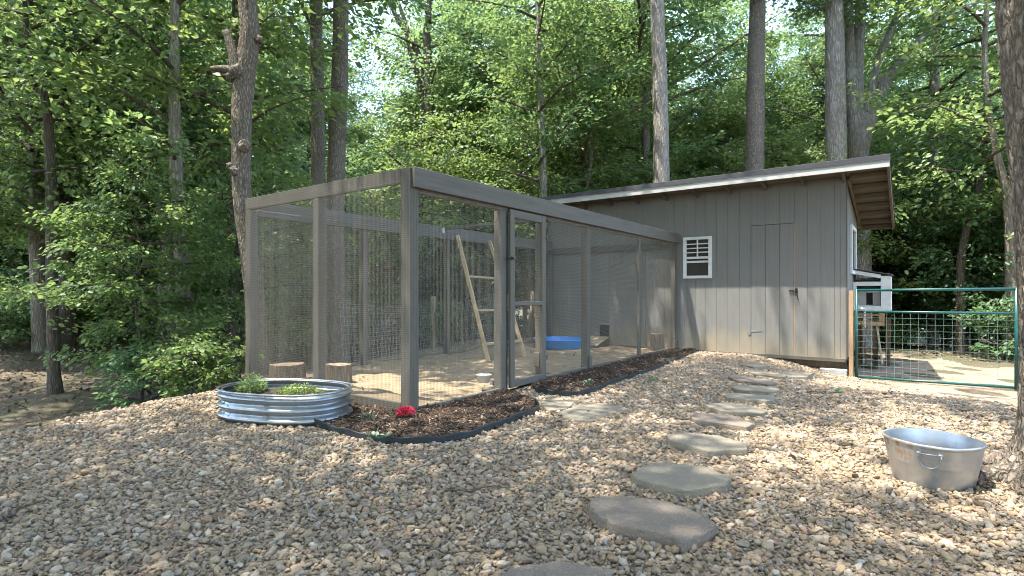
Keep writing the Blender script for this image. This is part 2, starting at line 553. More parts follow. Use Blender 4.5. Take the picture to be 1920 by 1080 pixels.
def in_poly(x, y, P):
    x = np.asarray(x); y = np.asarray(y)
    r = np.zeros(x.shape, bool)
    n = len(P)
    for i in range(n):
        x0, y0 = P[i]; x1, y1 = P[(i + 1) % n]
        c = ((y0 > y) != (y1 > y)) & (x < (x1 - x0) * (y - y0) / (y1 - y0 + 1e-12) + x0)
        r ^= c
    return r

def axis(a, b, fine, lo, hi):
    out = [a]
    inner = np.arange(lo, hi + fine * .5, fine)
    left = lo - np.cumsum(fine * 1.22 ** np.arange(1, 60)); left = left[left > a][::-1]
    right = hi + np.cumsum(fine * 1.22 ** np.arange(1, 60)); right = right[right < b]
    return np.concatenate([[a], left, inner, right, [b]])

def grid_mesh(name, xs, ys, zf, mask=None):
    X, Y = np.meshgrid(xs, ys)
    Z = zf(X, Y)
    nx = len(xs)
    V = np.stack([X, Y, Z], -1).reshape(-1, 3)
    i, j = np.meshgrid(np.arange(nx - 1), np.arange(len(ys) - 1))
    a = (j * nx + i)
    F = np.stack([a, a + 1, a + 1 + nx, a + nx], -1)
    if mask is not None:
        cxm = (xs[:-1] + xs[1:]) / 2; cym = (ys[:-1] + ys[1:]) / 2
        CX, CY = np.meshgrid(cxm, cym)
        F = F[mask(CX, CY)]
    F = F.reshape(-1, 4)
    used = np.unique(F)
    re = np.full(len(V), -1); re[used] = np.arange(len(used))
    return np_mesh(name, V[used], re[F], True)

xs = axis(-170, 150, .2, -15, 9); ys = axis(-120, 180, .2, -7, 15)
tag(link('ground', grid_mesh('ground', xs, ys, gz), M['ground']), kind='structure')

RX0, RX1, RY0, RY1 = -2.95, 0.0, 0.0, 7.18       # the run
CX0, CX1, CY0, CY1 = -3.03, 2.875, 7.18, 9.6     # the coop
BED1 = [(-.41, -.76), (.02, -.78), (.30, -.78), (.60, -.72), (.80, -.58), (.92, -.36), (.94, -.09), (.90, .40), (.86, .83), (.60, 1.16), (.10, 1.50), (-.02, 1.50), (-.02, -.02), (-3.0, -.05), (-3.1, -.35), (-1.6, -.35), (-.8, -.2)]
BED2 = [(.03, 1.95), (.30, 1.70), (.55, 1.66), (.76, 1.74), (.80, 2.1), (.75, 2.73), (.70, 4.11), (.58, 5.4), (.46, 6.6), (.42, 7.0), (.0, 7.0)]
PLC = (-.93, -.67); PLA = R(20)
def in_planter(x, y, k=1.0):
    dx = x - PLC[0]; dy = y - PLC[1]
    u = dx * math.cos(PLA) + dy * math.sin(PLA); v = -dx * math.sin(PLA) + dy * math.cos(PLA)
    return (np.abs(u / (.60 * k)) ** 2.6 + np.abs(v / (.40 * k)) ** 2.6) < 1
STONES = [
    ('s1', [(2.45, -1.95), (2.49, -1.75), (2.62, -1.60), (2.76, -1.57), (2.88, -1.64), (2.91, -1.86), (2.78, -2.08), (2.55, -2.10)], 'dull brown stepping stone nearest the viewer, cut off by the picture edge'),
    ('s2', [(2.41, -1.05), (2.39, -.96), (2.47, -.86), (2.70, -.73), (2.87, -.78), (3.00, -.87), (3.01, -.94), (2.94, -1.22), (2.87, -1.20), (2.60, -1.24), (2.47, -1.15)], 'large brown-grey stepping stone in the foreground gravel, the biggest whole one'),
    ('s3', [(2.38, -.49), (2.38, -.28), (2.44, -.14), (2.71, -.06), (2.89, -.20), (2.91, -.34), (2.73, -.62), (2.44, -.58)], 'sunlit buff stepping stone just behind the biggest foreground stone'),
    ('s4', [(2.25, .45), (2.29, .64), (2.56, .76), (2.80, .64), (2.82, .47), (2.61, .24), (2.31, .37)], 'half-shaded greenish-grey stepping stone, third whole one counted from the foreground'),
    ('s5', [(2.17, 1.27), (2.15, 1.50), (2.43, 1.62), (2.69, 1.30), (2.67, 1.11), (2.25, 1.14)], 'smooth brown stepping stone tapering right, fourth whole one from the foreground'),
    ('s6', [(2.10, 1.93), (2.13, 2.04), (2.45, 2.18), (2.67, 1.99), (2.66, 1.82), (2.31, 1.73)], 'thin dark grey stepping stone, fifth whole one from the foreground'),
    ('s7', [(2.13, 2.57), (2.15, 2.74), (2.56, 2.85), (2.65, 2.66), (2.58, 2.47), (2.21, 2.41)], 'narrow grey stepping stone, sixth whole one from the foreground'),
    ('s8', [(2.06, 3.13), (2.09, 3.34), (2.48, 3.44), (2.57, 3.25), (2.48, 3.02), (2.15, 2.98)], 'narrow dark stepping stone, seventh whole one from the foreground'),
    ('s9', [(1.80, 3.99), (1.82, 4.18), (2.29, 4.13), (2.42, 3.86), (2.35, 3.67), (1.93, 3.76)], 'brown stepping stone in front of the three pale ones by the coop door'),
    ('s10', [(1.81, 4.88), (1.90, 5.13), (2.35, 4.94), (2.36, 4.68), (2.01, 4.70)], 'pale stepping stone in front of the coop door, nearest of the three there'),
    ('s11', [(2.10, 5.40), (2.15, 5.80), (2.56, 5.75), (2.56, 5.25), (2.42, 5.10), (2.18, 5.16)], 'pale stepping stone in front of the coop door, rightmost of the three there'),
    ('s12', [(1.55, 5.59), (1.52, 6.02), (1.90, 5.98), (1.98, 5.68), (1.80, 5.40)], 'pale stepping stone in front of the coop door, leftmost and closest to the wall'),
    ('f1', [(.66, 1.20), (.60, 1.50), (.92, 1.56), (1.06, 1.06), (.98, .87), (.90, .93)], 'flat green-grey flagstone right at the sill of the run door'),
    ('f2', [(1.09, .89), (1.06, 1.46), (1.30, 1.54), (1.47, 1.47), (1.49, 1.18), (1.48, .72), (1.22, .71)], 'cracked green-grey flagstone one step out from the run door'),
]
for i_ in range(5):
    nm_, P_, lb_ = STONES[i_]
    ym = max(q[1] for q in P_)
    STONES[i_] = (nm_, [(q[0], ym - (ym - q[1]) * .84) for q in P_], lb_)
GATE_Y = 7.12
GRAV_END = [(3.05, 7.0), (3.45, 6.3), (4.1, 5.2), (4.6, 4.3), (5.2, 3.6), (7.5, 3.0)]
def gravel_mask(x, y):
    x = np.asarray(x, float); y = np.asarray(y, float)
    wob = .10 * np.sin(3.1 * x + 1.3 * y) + .07 * np.sin(7.3 * y - 2.1 * x) + .05 * np.sin(13 * x + 9 * y)
    ok = (x > edge_x(y) + wob - .05) & (y > -6) & (y < 7.9) & (x < 7.5)
    gx = [p[0] for p in GRAV_END]; gy = [p[1] for p in GRAV_END]
    lim = np.interp(x, gx, gy, left=7.14, right=3.0) + wob * 1.6
    ok &= ~((x > 2.9) & (y > lim))
    ok &= ~((x > RX0 - .02) & (x < RX1 + .01) & (y > RY0 - .01))
    ok &= ~((x > -.01) & (y > 7.22))
    ok &= ~((x <= -2.8) & (y > 7.15) & (x > -3.1))
    return ok
def bare(x, y):
    return in_poly(x, y, BED1) | in_poly(x, y, BED2) | in_planter(x, y, 1.0)

gx = np.arange(-5.0, 7.6, .1); gy = np.arange(-6, 8.0, .1)
tag(link('gravel_bed', grid_mesh('gravel_bed', gx, gy, lambda a, b: gz(a, b) + .006, gravel_mask), M['gravel_bed']), kind='structure')
tag(link('dirt_path', grid_mesh('dirt_path', np.arange(2.9, 9.0, .1), np.arange(2.8, 14.0, .1), lambda a, b: gz(a, b) + .004 + .012 * np.sin(5 * a + 2 * b) * np.sin(4 * b),
    lambda a, b: (b < 11.6 + .35 * np.sin(2.2 * a) - .35 * (a - 3)) & (b > 2.9)), M['path']), kind='structure')
def sandz(a, b):
    return .022 + .012 * np.sin(4.3 * a + 1.1 * b) * np.sin(3.7 * b) + .008 * np.sin(11 * a - 5 * b) + .006 * np.sin(17 * b + 9 * a) + .05 * sm(-2.3 - a, 0, .6)
tag(link('sand_floor', grid_mesh('sand_floor', np.arange(-2.94, -.02, .045), np.arange(.01, 7.18, .045), sandz), M['sand']), kind='structure')

# ------------------------------------------------------------------ scatter with geometry nodes (uncountable stuff)
def source(name, meshes):
    c = bpy.data.collections.new(name)
    for i, me in enumerate(meshes):
        c.objects.link(bpy.data.objects.new('%s_%02d' % (name, i), me))
    return c
def scatter(name, P, ROT, SCL, IDX, coll, label=None, parent=None):
    me = bpy.data.meshes.new(name)
    P = np.asarray(P, np.float32)
    me.vertices.add(len(P)); me.vertices.foreach_set('co', P.ravel())
    for nm, arr, ty in (('rot', ROT, 'FLOAT_VECTOR'), ('scl', SCL, 'FLOAT_VECTOR')):
        at = me.attributes.new(nm, ty, 'POINT'); at.data.foreach_set('vector', np.asarray(arr, np.float32).ravel())
    at = me.attributes.new('idx', 'INT', 'POINT'); at.data.foreach_set('value', np.asarray(IDX, np.int32))
    o = bpy.data.objects.new(name, me)
    COL.objects.link(o)
    o.parent = parent
    ng = bpy.data.node_groups.new(name + '_nodes', 'GeometryNodeTree')
    ng.interface.new_socket('Geometry', in_out='INPUT', socket_type='NodeSocketGeometry')
    ng.interface.new_socket('Geometry', in_out='OUTPUT', socket_type='NodeSocketGeometry')
    gi = ng.nodes.new('NodeGroupInput'); go = ng.nodes.new('NodeGroupOutput')
    ip = ng.nodes.new('GeometryNodeInstanceOnPoints')
    ci = ng.nodes.new('GeometryNodeCollectionInfo')
    ci.inputs['Collection'].default_value = coll
    ci.inputs['Separate Children'].default_value = True
    ci.inputs['Reset Children'].default_value = True
    ip.inputs['Pick Instance'].default_value = True
    def att(nm, ty):
        a = ng.nodes.new('GeometryNodeInputNamedAttribute'); a.data_type = ty
        a.inputs['Name'].default_value = nm
        return a.outputs['Attribute']
    er = ng.nodes.new('FunctionNodeEulerToRotation')
    L = ng.links.new
    L(gi.outputs[0], ip.inputs['Points']); L(ci.outputs[0], ip.inputs['Instance'])
    L(att('idx', 'INT'), ip.inputs['Instance Index'])
    L(att('rot', 'FLOAT_VECTOR'), er.inputs[0]); L(er.outputs[0], ip.inputs['Rotation'])
    L(att('scl', 'FLOAT_VECTOR'), ip.inputs['Scale'])
    L(ip.outputs[0], go.inputs[0])
    md = o.modifiers.new('scatter', 'NODES'); md.node_group = ng
    o['kind'] = 'stuff'
    if label: o['label'] = label
    return o

def pebble(seed, sub=2):
    bm = bmesh.new()
    bmesh.ops.create_icosphere(bm, subdivisions=sub, radius=.5)
    r = random.Random(seed)
    off = Vector((r.uniform(0, 50), r.uniform(0, 50), r.uniform(0, 50)))
    cuts = [(Vector((r.gauss(0, 1), r.gauss(0, 1), r.gauss(0, .8))).normalized(), r.uniform(.24, .42)) for _ in range(8)]
    sx, sy, sz = 1.0, r.uniform(.60, .92), r.uniform(.36, .62)
    for v in bm.verts:
        p = v.co.copy()
        for n, d in cuts:
            t = p.dot(n)
            if t > d: p -= n * (t - d) * .97
        p *= 1 + .22 * noise.noise(p * 2.2 + off)
        v.co = Vector((p.x * sx, p.y * sy, p.z * sz))
    me = bpy.data.meshes.new('pebble')
    bm.to_mesh(me); bm.free()
    for p in me.polygons: p.use_smooth = sub > 1
    me.materials.append(M['pebble'])
    return me

FW = np.array([-math.sin(YAW), math.cos(YAW)]); RT = np.array([math.cos(YAW), math.sin(YAW)])
def cam_cd(x, y):
    dx = x - CAM.x; dy = y - CAM.y
    return dx * RT[0] + dy * RT[1], dx * FW[0] + dy * FW[1]

rng = np.random.default_rng(11)
def jgrid(x0, x1, y0, y1, s):
    X, Y = np.meshgrid(np.arange(x0, x1, s), np.arange(y0, y1, s * .87))
    X = X + (np.arange(X.shape[0]) % 2)[:, None] * s / 2
    X = X + rng.uniform(-.42, .42, X.shape) * s; Y = Y + rng.uniform(-.42, .42, Y.shape) * s
    return X.ravel(), Y.ravel()
PX, PY, PS = [], [], []
for s, d0, d1 in ((.0195, 1.2, 3.4), (.0225, 3.4, 6.2), (.028, 6.2, 15)):
    x, y = jgrid(-5.2, 7.6, -5, 8, s)
    c, d = cam_cd(x, y)
    k = (d > d0) & (d <= d1) & (np.abs(c) < d * .97 + 1.2)
    x, y = x[k], y[k]
    k = gravel_mask(x, y) & ~bare(x, y)
    x, y = x[k], y[k]
    for nm, P, _ in STONES:
        cxs = sum(p[0] for p in P) / len(P); cys = sum(p[1] for p in P) / len(P)
        Q = [(cxs + (a - cxs) * .97, cys + (b - cys) * .97) for a, b in P]
        k = ~in_poly(x, y, Q); x, y = x[k], y[k]
    PX.append(x); PY.append(y); PS.append(np.full(len(x), s))
PX = np.concatenate(PX); PY = np.concatenate(PY); PS = np.concatenate(PS)
n = len(PX)
size = PS * 1.36 * np.exp(rng.normal(0, .40, n))
big = rng.random(n) < .035
size[big] *= rng.uniform(1.35, 2.0, big.sum())
size = np.clip(size, .012, .066)
ROT = np.stack([rng.normal(0, .42, n), rng.normal(0, .42, n), rng.uniform(0, 6.283, n)], 1)
PZ = gz(PX, PY) + .004 + size * .16 + rng.uniform(-.003, .008, n)
scatter('gravel', np.stack([PX, PY, PZ], 1), ROT, np.repeat(size[:, None], 3, 1) * rng.uniform(.85, 1.15, (n, 3)), rng.integers(0, 10, n), source('pebble', [pebble(i, 2 if i % 2 else 1) for i in range(10)]),
        'tan and grey river pebbles spread over the yard')
print('pebbles', n)

# stray pebbles over the dirt edge near the gate
x, y = jgrid(2.9, 7, 2.6, 7.2, .085)
k = ~gravel_mask(x, y) & (rng.random(len(x)) < np.exp(-((y - np.interp(x, [p[0] for p in GRAV_END], [p[1] for p in GRAV_END])) / .45)))
x, y = x[k], y[k]; m_ = len(x)
scatter('stray_gravel', np.stack([x, y, gz(x, y) + .010], 1), np.stack([rng.normal(0, .3, m_), rng.normal(0, .3, m_), rng.uniform(0, 6.28, m_)], 1),
        np.repeat(rng.uniform(.015, .035, m_)[:, None], 3, 1), rng.integers(0, 6, m_), source('stray_pebble', [pebble(40 + i) for i in range(6)]), 'thin scatter of pebbles on the dirt before the gate')

# bark mulch
def chip(seed):
    r = random.Random(seed)
    w, t = r.uniform(.16, .34), r.uniform(.06, .13)
    V = []
    for i in range(4):
        u = -.5 + i / 3
        zz = r.uniform(-.05, .05); ww = w * r.uniform(.55, 1)
        for a, b in ((-1, -1), (1, -1), (1, 1), (-1, 1)):
            V.append((u, a * ww / 2 + r.uniform(-.03, .03), b * t / 2 + zz))
    F = [(0, 3, 2, 1), (12, 13, 14, 15)]
    for i in range(3):
        for k in range(4):
            k2 = (k + 1) % 4
            F.append((i * 4 + k, i * 4 + k2, i * 4 + 4 + k2, i * 4 + 4 + k))
    me = bpy.data.meshes.new('chip'); me.from_pydata(V, [], F); me.materials.append(M['chip']); return me
CHIPS = source('bark_chip', [chip(i) for i in range(8)])
def mulch(name, poly, label, hfun, s=.017):
    x0 = min(p[0] for p in poly); x1 = max(p[0] for p in poly); y0 = min(p[1] for p in poly); y1 = max(p[1] for p in poly)
    bx = np.arange(x0 - .05, x1 + .05, .04); by = np.arange(y0 - .05, y1 + .05, .04)
    bed = link(name + '_bed', grid_mesh(name, bx, by, lambda a, b: gz(a, b) + hfun(a, b), lambda a, b: in_poly(a, b, poly) & ~in_planter(a, b, .97)), M['soil'])
    tag(bed, kind='structure')
    x, y = jgrid(x0, x1, y0, y1, s)
    k = in_poly(x, y, poly) & ~in_planter(x, y, 1.02); x, y = x[k], y[k]; n = len(x)
    L = np.exp(rng.normal(math.log(.042), .4, n)).clip(.015, .10)
    S = np.stack([L, np.clip(L, .03, .06), np.clip(L, .03, .06)], 1)
    scatter(name, np.stack([x, y, gz(x, y) + hfun(x, y) + rng.uniform(.0, .014, n)], 1),
            np.stack([rng.normal(0, .5, n), rng.normal(0, .35, n), rng.uniform(0, 6.28, n)], 1), S, rng.integers(0, 8, n), CHIPS, label)
mulch('mulch', BED1, 'dark brown bark mulch round the front corner of the run', lambda a, b: .035 + .03 * np.exp(-((a - .35) ** 2 + (b + .2) ** 2) / .2) + .01 * np.sin(9 * a) * np.sin(8 * b))
mulch('mulch_strip', BED2, 'dark brown bark mulch strip along the run between door and coop', lambda a, b: .04 + .035 * np.exp(-((a - .35) / .22) ** 2) + .012 * np.sin(7 * a) * np.sin(6 * b))

# fallen leaves on the woodland floor
def dead_leaf(seed):
    r = random.Random(seed)
    c = r.uniform(.1, .35)
    V = [(-.5, 0, 0), (-.2, .26, c * .3), (.2, .22, c * .35), (.5, 0, .1), (.2, -.22, c * .35), (-.2, -.26, c * .25), (0, 0, 0)]
    F = [(0, 6, 1), (1, 6, 2), (2, 6, 3), (3, 6, 4), (4, 6, 5), (5, 6, 0)]
    me = bpy.data.meshes.new('dead_leaf'); me.from_pydata(V, [], F); me.materials.append(M['dead_leaf']); return me
DEAD = source('fallen_leaf', [dead_leaf(i) for i in range(5)])
x, y = jgrid(-24, 9, -7, 22, .11)
q = edge_x(y) - x
out = (q > .1) | (y > 10.5)
out &= ~((x > 2.9) & (x < 7) & (y < 11.2))
k = out & (rng.random(len(x)) < .30 + .45 * sm(q, 3, 7)); x, y = x[k], y[k]; n = len(x)
scatter('leaf_litter', np.stack([x, y, gz(x, y) + .012], 1), np.stack([rng.normal(0, .45, n), rng.normal(0, .45, n), rng.uniform(0, 6.28, n)], 1),
        np.repeat(rng.uniform(.045, .095, n)[:, None], 3, 1), rng.integers(0, 5, n), DEAD, 'brown fallen leaves over the woodland floor')
x, y = jgrid(-3, 7, -3, 7, .30)
k = gravel_mask(x, y) & ~bare(x, y) & (rng.random(len(x)) < .5); x, y = x[k], y[k]; n = len(x)
scatter('yard_leaves', np.stack([x, y, gz(x, y) + .032], 1), np.stack([rng.normal(0, .5, n), rng.normal(0, .5, n), rng.uniform(0, 6.28, n)], 1),
        np.repeat(rng.uniform(.03, .075, n)[:, None], 3, 1), rng.integers(0, 5, n), DEAD, 'few small dry leaves lying on the gravel')
x = rng.uniform(-2.7, -.1, 90); y = rng.uniform(.2, 7, 90)
scatter('run_leaves', np.stack([x, y, sandz(x, y) + .012], 1), np.stack([rng.normal(0, .5, 90), rng.normal(0, .5, 90), rng.uniform(0, 6.28, 90)], 1),
        np.repeat(rng.uniform(.03, .07, 90)[:, None], 3, 1), rng.integers(0, 5, 90), DEAD, 'few dry leaves on the sand inside the run')
def twig(seed):
    r = random.Random(seed); V = []; F = []
    pts = [Vector((-.5 + k / 4, r.uniform(-.06, .06), r.uniform(-.01, .03))) for k in range(5)]
    for k, q in enumerate(pts):
        w = .016 * (1 - .15 * k)
        V += [(q.x, q.y - w, q.z - w), (q.x, q.y + w, q.z - w), (q.x, q.y, q.z + w)]
    for k in range(4):
        for a in range(3):
            b_ = (a + 1) % 3
            F.append((k * 3 + a, k * 3 + b_, k * 3 + 3 + b_, k * 3 + 3 + a))
    me = bpy.data.meshes.new('twig'); me.from_pydata(V, [], F); me.materials.append(M['dead_leaf']); return me
x, y = jgrid(-3, 7, -3, 7, .27)
k = gravel_mask(x, y) & ~bare(x, y) & (rng.random(len(x)) < .4); x, y = x[k], y[k]; n = len(x)
scatter('yard_twigs', np.stack([x, y, gz(x, y) + .030], 1), np.stack([rng.normal(0, .12, n), rng.normal(0, .12, n), rng.uniform(0, 6.28, n)], 1),
        np.repeat(rng.uniform(.06, .20, n)[:, None], 3, 1), rng.integers(0, 5, n), source('twig', [twig(i) for i in range(5)]), 'small dry twigs lying on the gravel')

# ------------------------------------------------------------------ chicken coop
coop = thing('chicken_coop', (0, 7.18, 0), 'grey wooden chicken coop with a shed roof and pale fascia', 'coop')
FY, BY = 6.68, 10.0
SL = .195
def zr(y): return 3.21 - SL * (y - FY)          # underside of the roof sheathing
WIN = (.144, .659, 1.455, 2.225); DOOR = (1.379, 2.103, .035, 2.385); POP = (-1.71, -1.47, .09, .47)
front = MB()
def wall_strip(x0, x1, z0, z1): front.box(x0, x1, CY0 + .012, CY0 + .05, z0, z1)
ZT = zr(CY0) - .004
for x0, x1, o in ((CX0, POP[0], None), (POP[0], POP[1], POP), (POP[1], WIN[0], None), (WIN[0], WIN[1], WIN), (WIN[1], CX1, None)):
    if o is None: wall_strip(x0, x1, .03, ZT)
    else:
        if o[2] > .05: wall_strip(x0, x1, .03, o[2])
        wall_strip(x0, x1, o[3], ZT)
fw = front.build('front_wall', M['backing'], coop)
# siding boards, each one a strip between two grooves
pitch = (CX1 - DOOR[1]) / 4.0
edges = [DOOR[1] + i * .2025 for i in range(0, 4)] + [CX1 - .075, CX1]
left = []
e = DOOR[0]
while e > CX0 + .05:
    left.append(e); e -= .2043
left.append(CX0)
dd = (DOOR[1] - DOOR[0]) / 3
edges = sorted(set(round(v, 4) for v in left + [DOOR[0] + dd, DOOR[0] + 2 * dd] + edges))
GAP = .0014
def board(x0, x1, z0, z1, parent=fw, yf=CY0):
    boxp('siding_board', x0 + GAP, x1 - GAP, yf, yf + .0105, z0, z1, 'siding', parent, .0014)
for i in range(len(edges) - 1):
    x0, x1 = edges[i], edges[i + 1]
    xm = (x0 + x1) / 2
    if DOOR[0] - .01 < xm < DOOR[1] + .01:
        board(x0, x1, DOOR[3] + .008, ZT); continue
    cuts = None
    for o in (WIN, POP):
        if x1 > o[0] + .02 and x0 < o[1] - .02: cuts = o
    if cuts is None: board(x0, x1, .03, ZT)
    else:
        board(x0, x1, .03, cuts[2], fw); board(x0, x1, cuts[3], ZT)
        if x0 < cuts[0] - .02: board(x0, cuts[0], cuts[2], cuts[3])
        if x1 > cuts[1] + .02: board(cuts[1], x1, cuts[2], cuts[3])
boxp('bottom_trim', CX0, CX1, CY0 - .022, CY0 - .002, -.015, .045, 'wood_x', coop)
boxp('floor_joist', CX0, CX1, CY0 + .06, CY0 + .10, -.13, .02, 'brown_wood', coop)
boxp('floor_joist', CX0, CX1, CY1 - .12, CY1 - .08, -.13, .02, 'brown_wood', coop)
# right wall with sloping top, left and back walls
def side_wall(name, x0, x1, mat):
    b = MB(); n = 0
    zf, zb = zr(CY0 + .06) - .004, zr(CY1) - .004
    b.v = [(x0, CY0 + .055, .03), (x1, CY0 + .055, .03), (x1, CY1, .03), (x0, CY1, .03), (x0, CY0 + .055, zf), (x1, CY0 + .055, zf), (x1, CY1, zb), (x0, CY1, zb)]
    b.f = [(0, 3, 2, 1), (4, 5, 6, 7), (0, 1, 5, 4), (1, 2, 6, 5), (2, 3, 7, 6), (3, 0, 4, 7)]
    return b.build(name, M[mat], coop)
side_wall('right_wall', CX1 - .05, CX1 - .012, 'backing')
side_wall('left_wall', CX0, CX0 + .04, 'siding')
rw = MB()
SWIN = (8.0, 8.85, 1.54, 2.34)
yy = CY0
while yy < CY1 - .05:
    y1 = min(yy + .203, CY1)
    segs = [(.03, zr((yy + y1) / 2) - .03)]
    if y1 > SWIN[0] and yy < SWIN[1]: segs = [(.03, SWIN[2]), (SWIN[3], zr((yy + y1) / 2) - .03)]
    for a, b_ in segs:
        boxp('siding_board', CX1 - .0115, CX1 - .001, yy + GAP, y1 - GAP, a, b_, 'siding', coop, .0025)
    yy = y1
boxp('back_wall', CX0 + .045, CX1 - .055, CY1 - .045, CY1 - .005, .03, zr(CY1) - .01, 'siding', coop)
boxp('corner_trim', CX1 + .001, CX1 + .02, CY0 - .001, CY0 + .055, .03, ZT - .02, 'wood_z', coop)
# window in the front wall
win = boxp('window', WIN[0], WIN[1], CY0 + .02, CY0 + .03, WIN[2], WIN[3], 'dark_glass', coop, 0)
def wf(x0, x1, z0, z1, y0, y1, nm='window_frame', mat='trim_white', par=win): return boxp(nm, x0, x1, y0, y1, z0, z1, mat, par, .003)
fwid = .043
wf(WIN[0] - .02, WIN[0] + fwid, WIN[2] - .02, WIN[3] + .02, CY0 - .03, CY0 + .018)
wf(WIN[1] - fwid, WIN[1] + .02, WIN[2] - .02, WIN[3] + .02, CY0 - .03, CY0 + .018)
wf(WIN[0] + fwid + .0005, WIN[1] - fwid - .0005, WIN[3] - .036, WIN[3] + .02, CY0 - .03, CY0 + .018)
wf(WIN[0] + fwid + .0005, WIN[1] - fwid - .0005, WIN[2] - .02, WIN[2] + .034, CY0 - .03, CY0 + .018)
zmid = WIN[2] + .36
wf(WIN[0] + fwid + .0005, WIN[1] - fwid - .0005, zmid, zmid + .045, CY0 - .022, CY0 + .018, 'meeting_rail')
wf((WIN[0] + WIN[1]) / 2 - .011, (WIN[0] + WIN[1]) / 2 + .011, zmid + .046, WIN[3] - .037, CY0 - .016, CY0 + .012, 'muntin')
for i in range(3):
    z = zmid + .045 + (WIN[3] - .036 - zmid - .045) * (i + 1) / 4
    wf(WIN[0] + fwid + .001, (WIN[0] + WIN[1]) / 2 - .0115, z - .011, z + .011, CY0 - .012, CY0 + .010, 'muntin')
    wf((WIN[0] + WIN[1]) / 2 + .0115, WIN[1] - fwid - .001, z - .011, z + .011, CY0 - .012, CY0 + .010, 'muntin')
wf(WIN[0] + fwid + .001, WIN[1] - fwid - .001, zmid - .075, zmid - .035, CY0 + .002, CY0 + .018, 'sash_rail')
# door
dr = MB().box(DOOR[0] + .006, DOOR[1] - .012, CY0 + .002, CY0 + .010, DOOR[2] + .004, DOOR[3] - .004).build('coop_door', M['backing'], coop)
for i in range(3):
    boxp('door_board', DOOR[0] + .005 + dd * i + (GAP if i else 0), DOOR[0] + dd * (i + 1) - (GAP if i < 2 else .013), CY0 - .0045, CY0 + .0015, DOOR[2] + .004, DOOR[3] - .003, 'siding', dr, .0021)
boxp('door_jamb', DOOR[1] - .009, DOOR[1] + .001, CY0 - .0035, CY0 + .0105, DOOR[2], DOOR[3] - .002, 'orange_wood', coop, 0)
for z, mt in ((.45, 'steel'), (2.0, 'siding')):
    h = MB().bar((DOOR[0] - .004, CY0 - .008, z), (DOOR[0] + .20, CY0 - .008, z + .012), .004, .036, h1=.014)
    h.box(DOOR[0] - .05, DOOR[0] - .008, CY0 - .0095, CY0 - .0055, z - .07, z + .07)
    h.tube([(DOOR[0] + .001, CY0 - .011, z - .05), (DOOR[0] + .001, CY0 - .011, z + .05)], .007, 8)
    h.build('strap_hinge', M[mt], dr)
lt = MB().box(DOOR[1] - .09, DOOR[1] - .02, CY0 - .012, CY0 - .007, 1.18, 1.205)
lt.box(DOOR[1] + .005, DOOR[1] + .045, CY0 - .014, CY0 - .007, 1.15, 1.235)
lt.tube([(DOOR[1] - .085, CY0 - .02, 1.193), (DOOR[1] + .04, CY0 - .02, 1.193)], .008, 8)
lt.tube([(DOOR[1] + .02, CY0 - .02, 1.193), (DOOR[1] + .045, CY0 - .028, 1.10), (DOOR[1] + .055, CY0 - .02, 1.03)], .007, 8)
lt.build('door_latch', M['black'], dr)
# pop door for the hens
pd = MB().box(POP[0], POP[1], CY0 + .03, CY0 + .04, POP[2], POP[3]).build('pop_door', M['dark_glass'], coop)
for i in range(9):
    z = POP[2] + .02 + i * .035
    boxp('slat', POP[0] + .012, POP[1] - .012, CY0 + .012, CY0 + .024, z, z + .016, 'black', pd, 0)
boxp('hood', POP[0] - .02, POP[1] + .02, CY0 - .045, CY0 - .001, POP[3] - .012, POP[3] + .03, 'siding', pd, .006)
for xx in (POP[0] - .022, POP[1] + .001):
    boxp('guide_rail', xx, xx + .021, CY0 - .02, CY0 - .001, POP[2] - .02, POP[3] - .031, 'siding', pd, .002)
boxp('guide_rail', POP[1] + .001, POP[1] + .021, CY0 - .02, CY0 - .001, POP[3] + .046, 1.0, 'siding', pd, .002)
# ledger inside the run, row of screws
boxp('ledger', CX0 + .02, -.16, CY0 - .042, CY0 - .002, 2.03, 2.17, 'wood_x', coop)
scr = MB()
for i in range(30):
    xx = -2.75 + i * .09
    scr.box(xx - .006, xx + .006, CY0 - .004, CY0 - .0005, .842, .854)
sc_o = scr.build('screws', M['steel'], fw); sc_o['kind'] = 'stuff'
# roof
roof = MB()
def slab(x0, x1, y0, y1, o0, o1, nm, mat, par):
    b = MB()
    b.v = [(x0, y0, zr(y0) + o0), (x1, y0, zr(y0) + o0), (x1, y1, zr(y1) + o0), (x0, y1, zr(y1) + o0), (x0, y0, zr(y0) + o1), (x1, y0, zr(y0) + o1), (x1, y1, zr(y1) + o1), (x0, y1, zr(y1) + o1)]
    b.f = [(0, 3, 2, 1), (4, 5, 6, 7), (0, 1, 5, 4), (1, 2, 6, 5), (2, 3, 7, 6), (3, 0, 4, 7)]
    return b.build(nm, M[mat], par)
RX_L, RX_R = -3.45, 3.49
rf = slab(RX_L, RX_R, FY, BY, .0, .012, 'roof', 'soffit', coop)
slab(RX_L - .015, RX_R + .012, FY - .035, BY + .02, .016, .026, 'metal_sheet', 'roof_metal', rf)
for i in range(18):
    xx = RX_L + .1 + i * .39
    if xx < RX_R - .02: slab(xx, xx + .025, FY - .033, BY + .018, .0265, .045, 'roof_rib', 'roof_metal', rf)
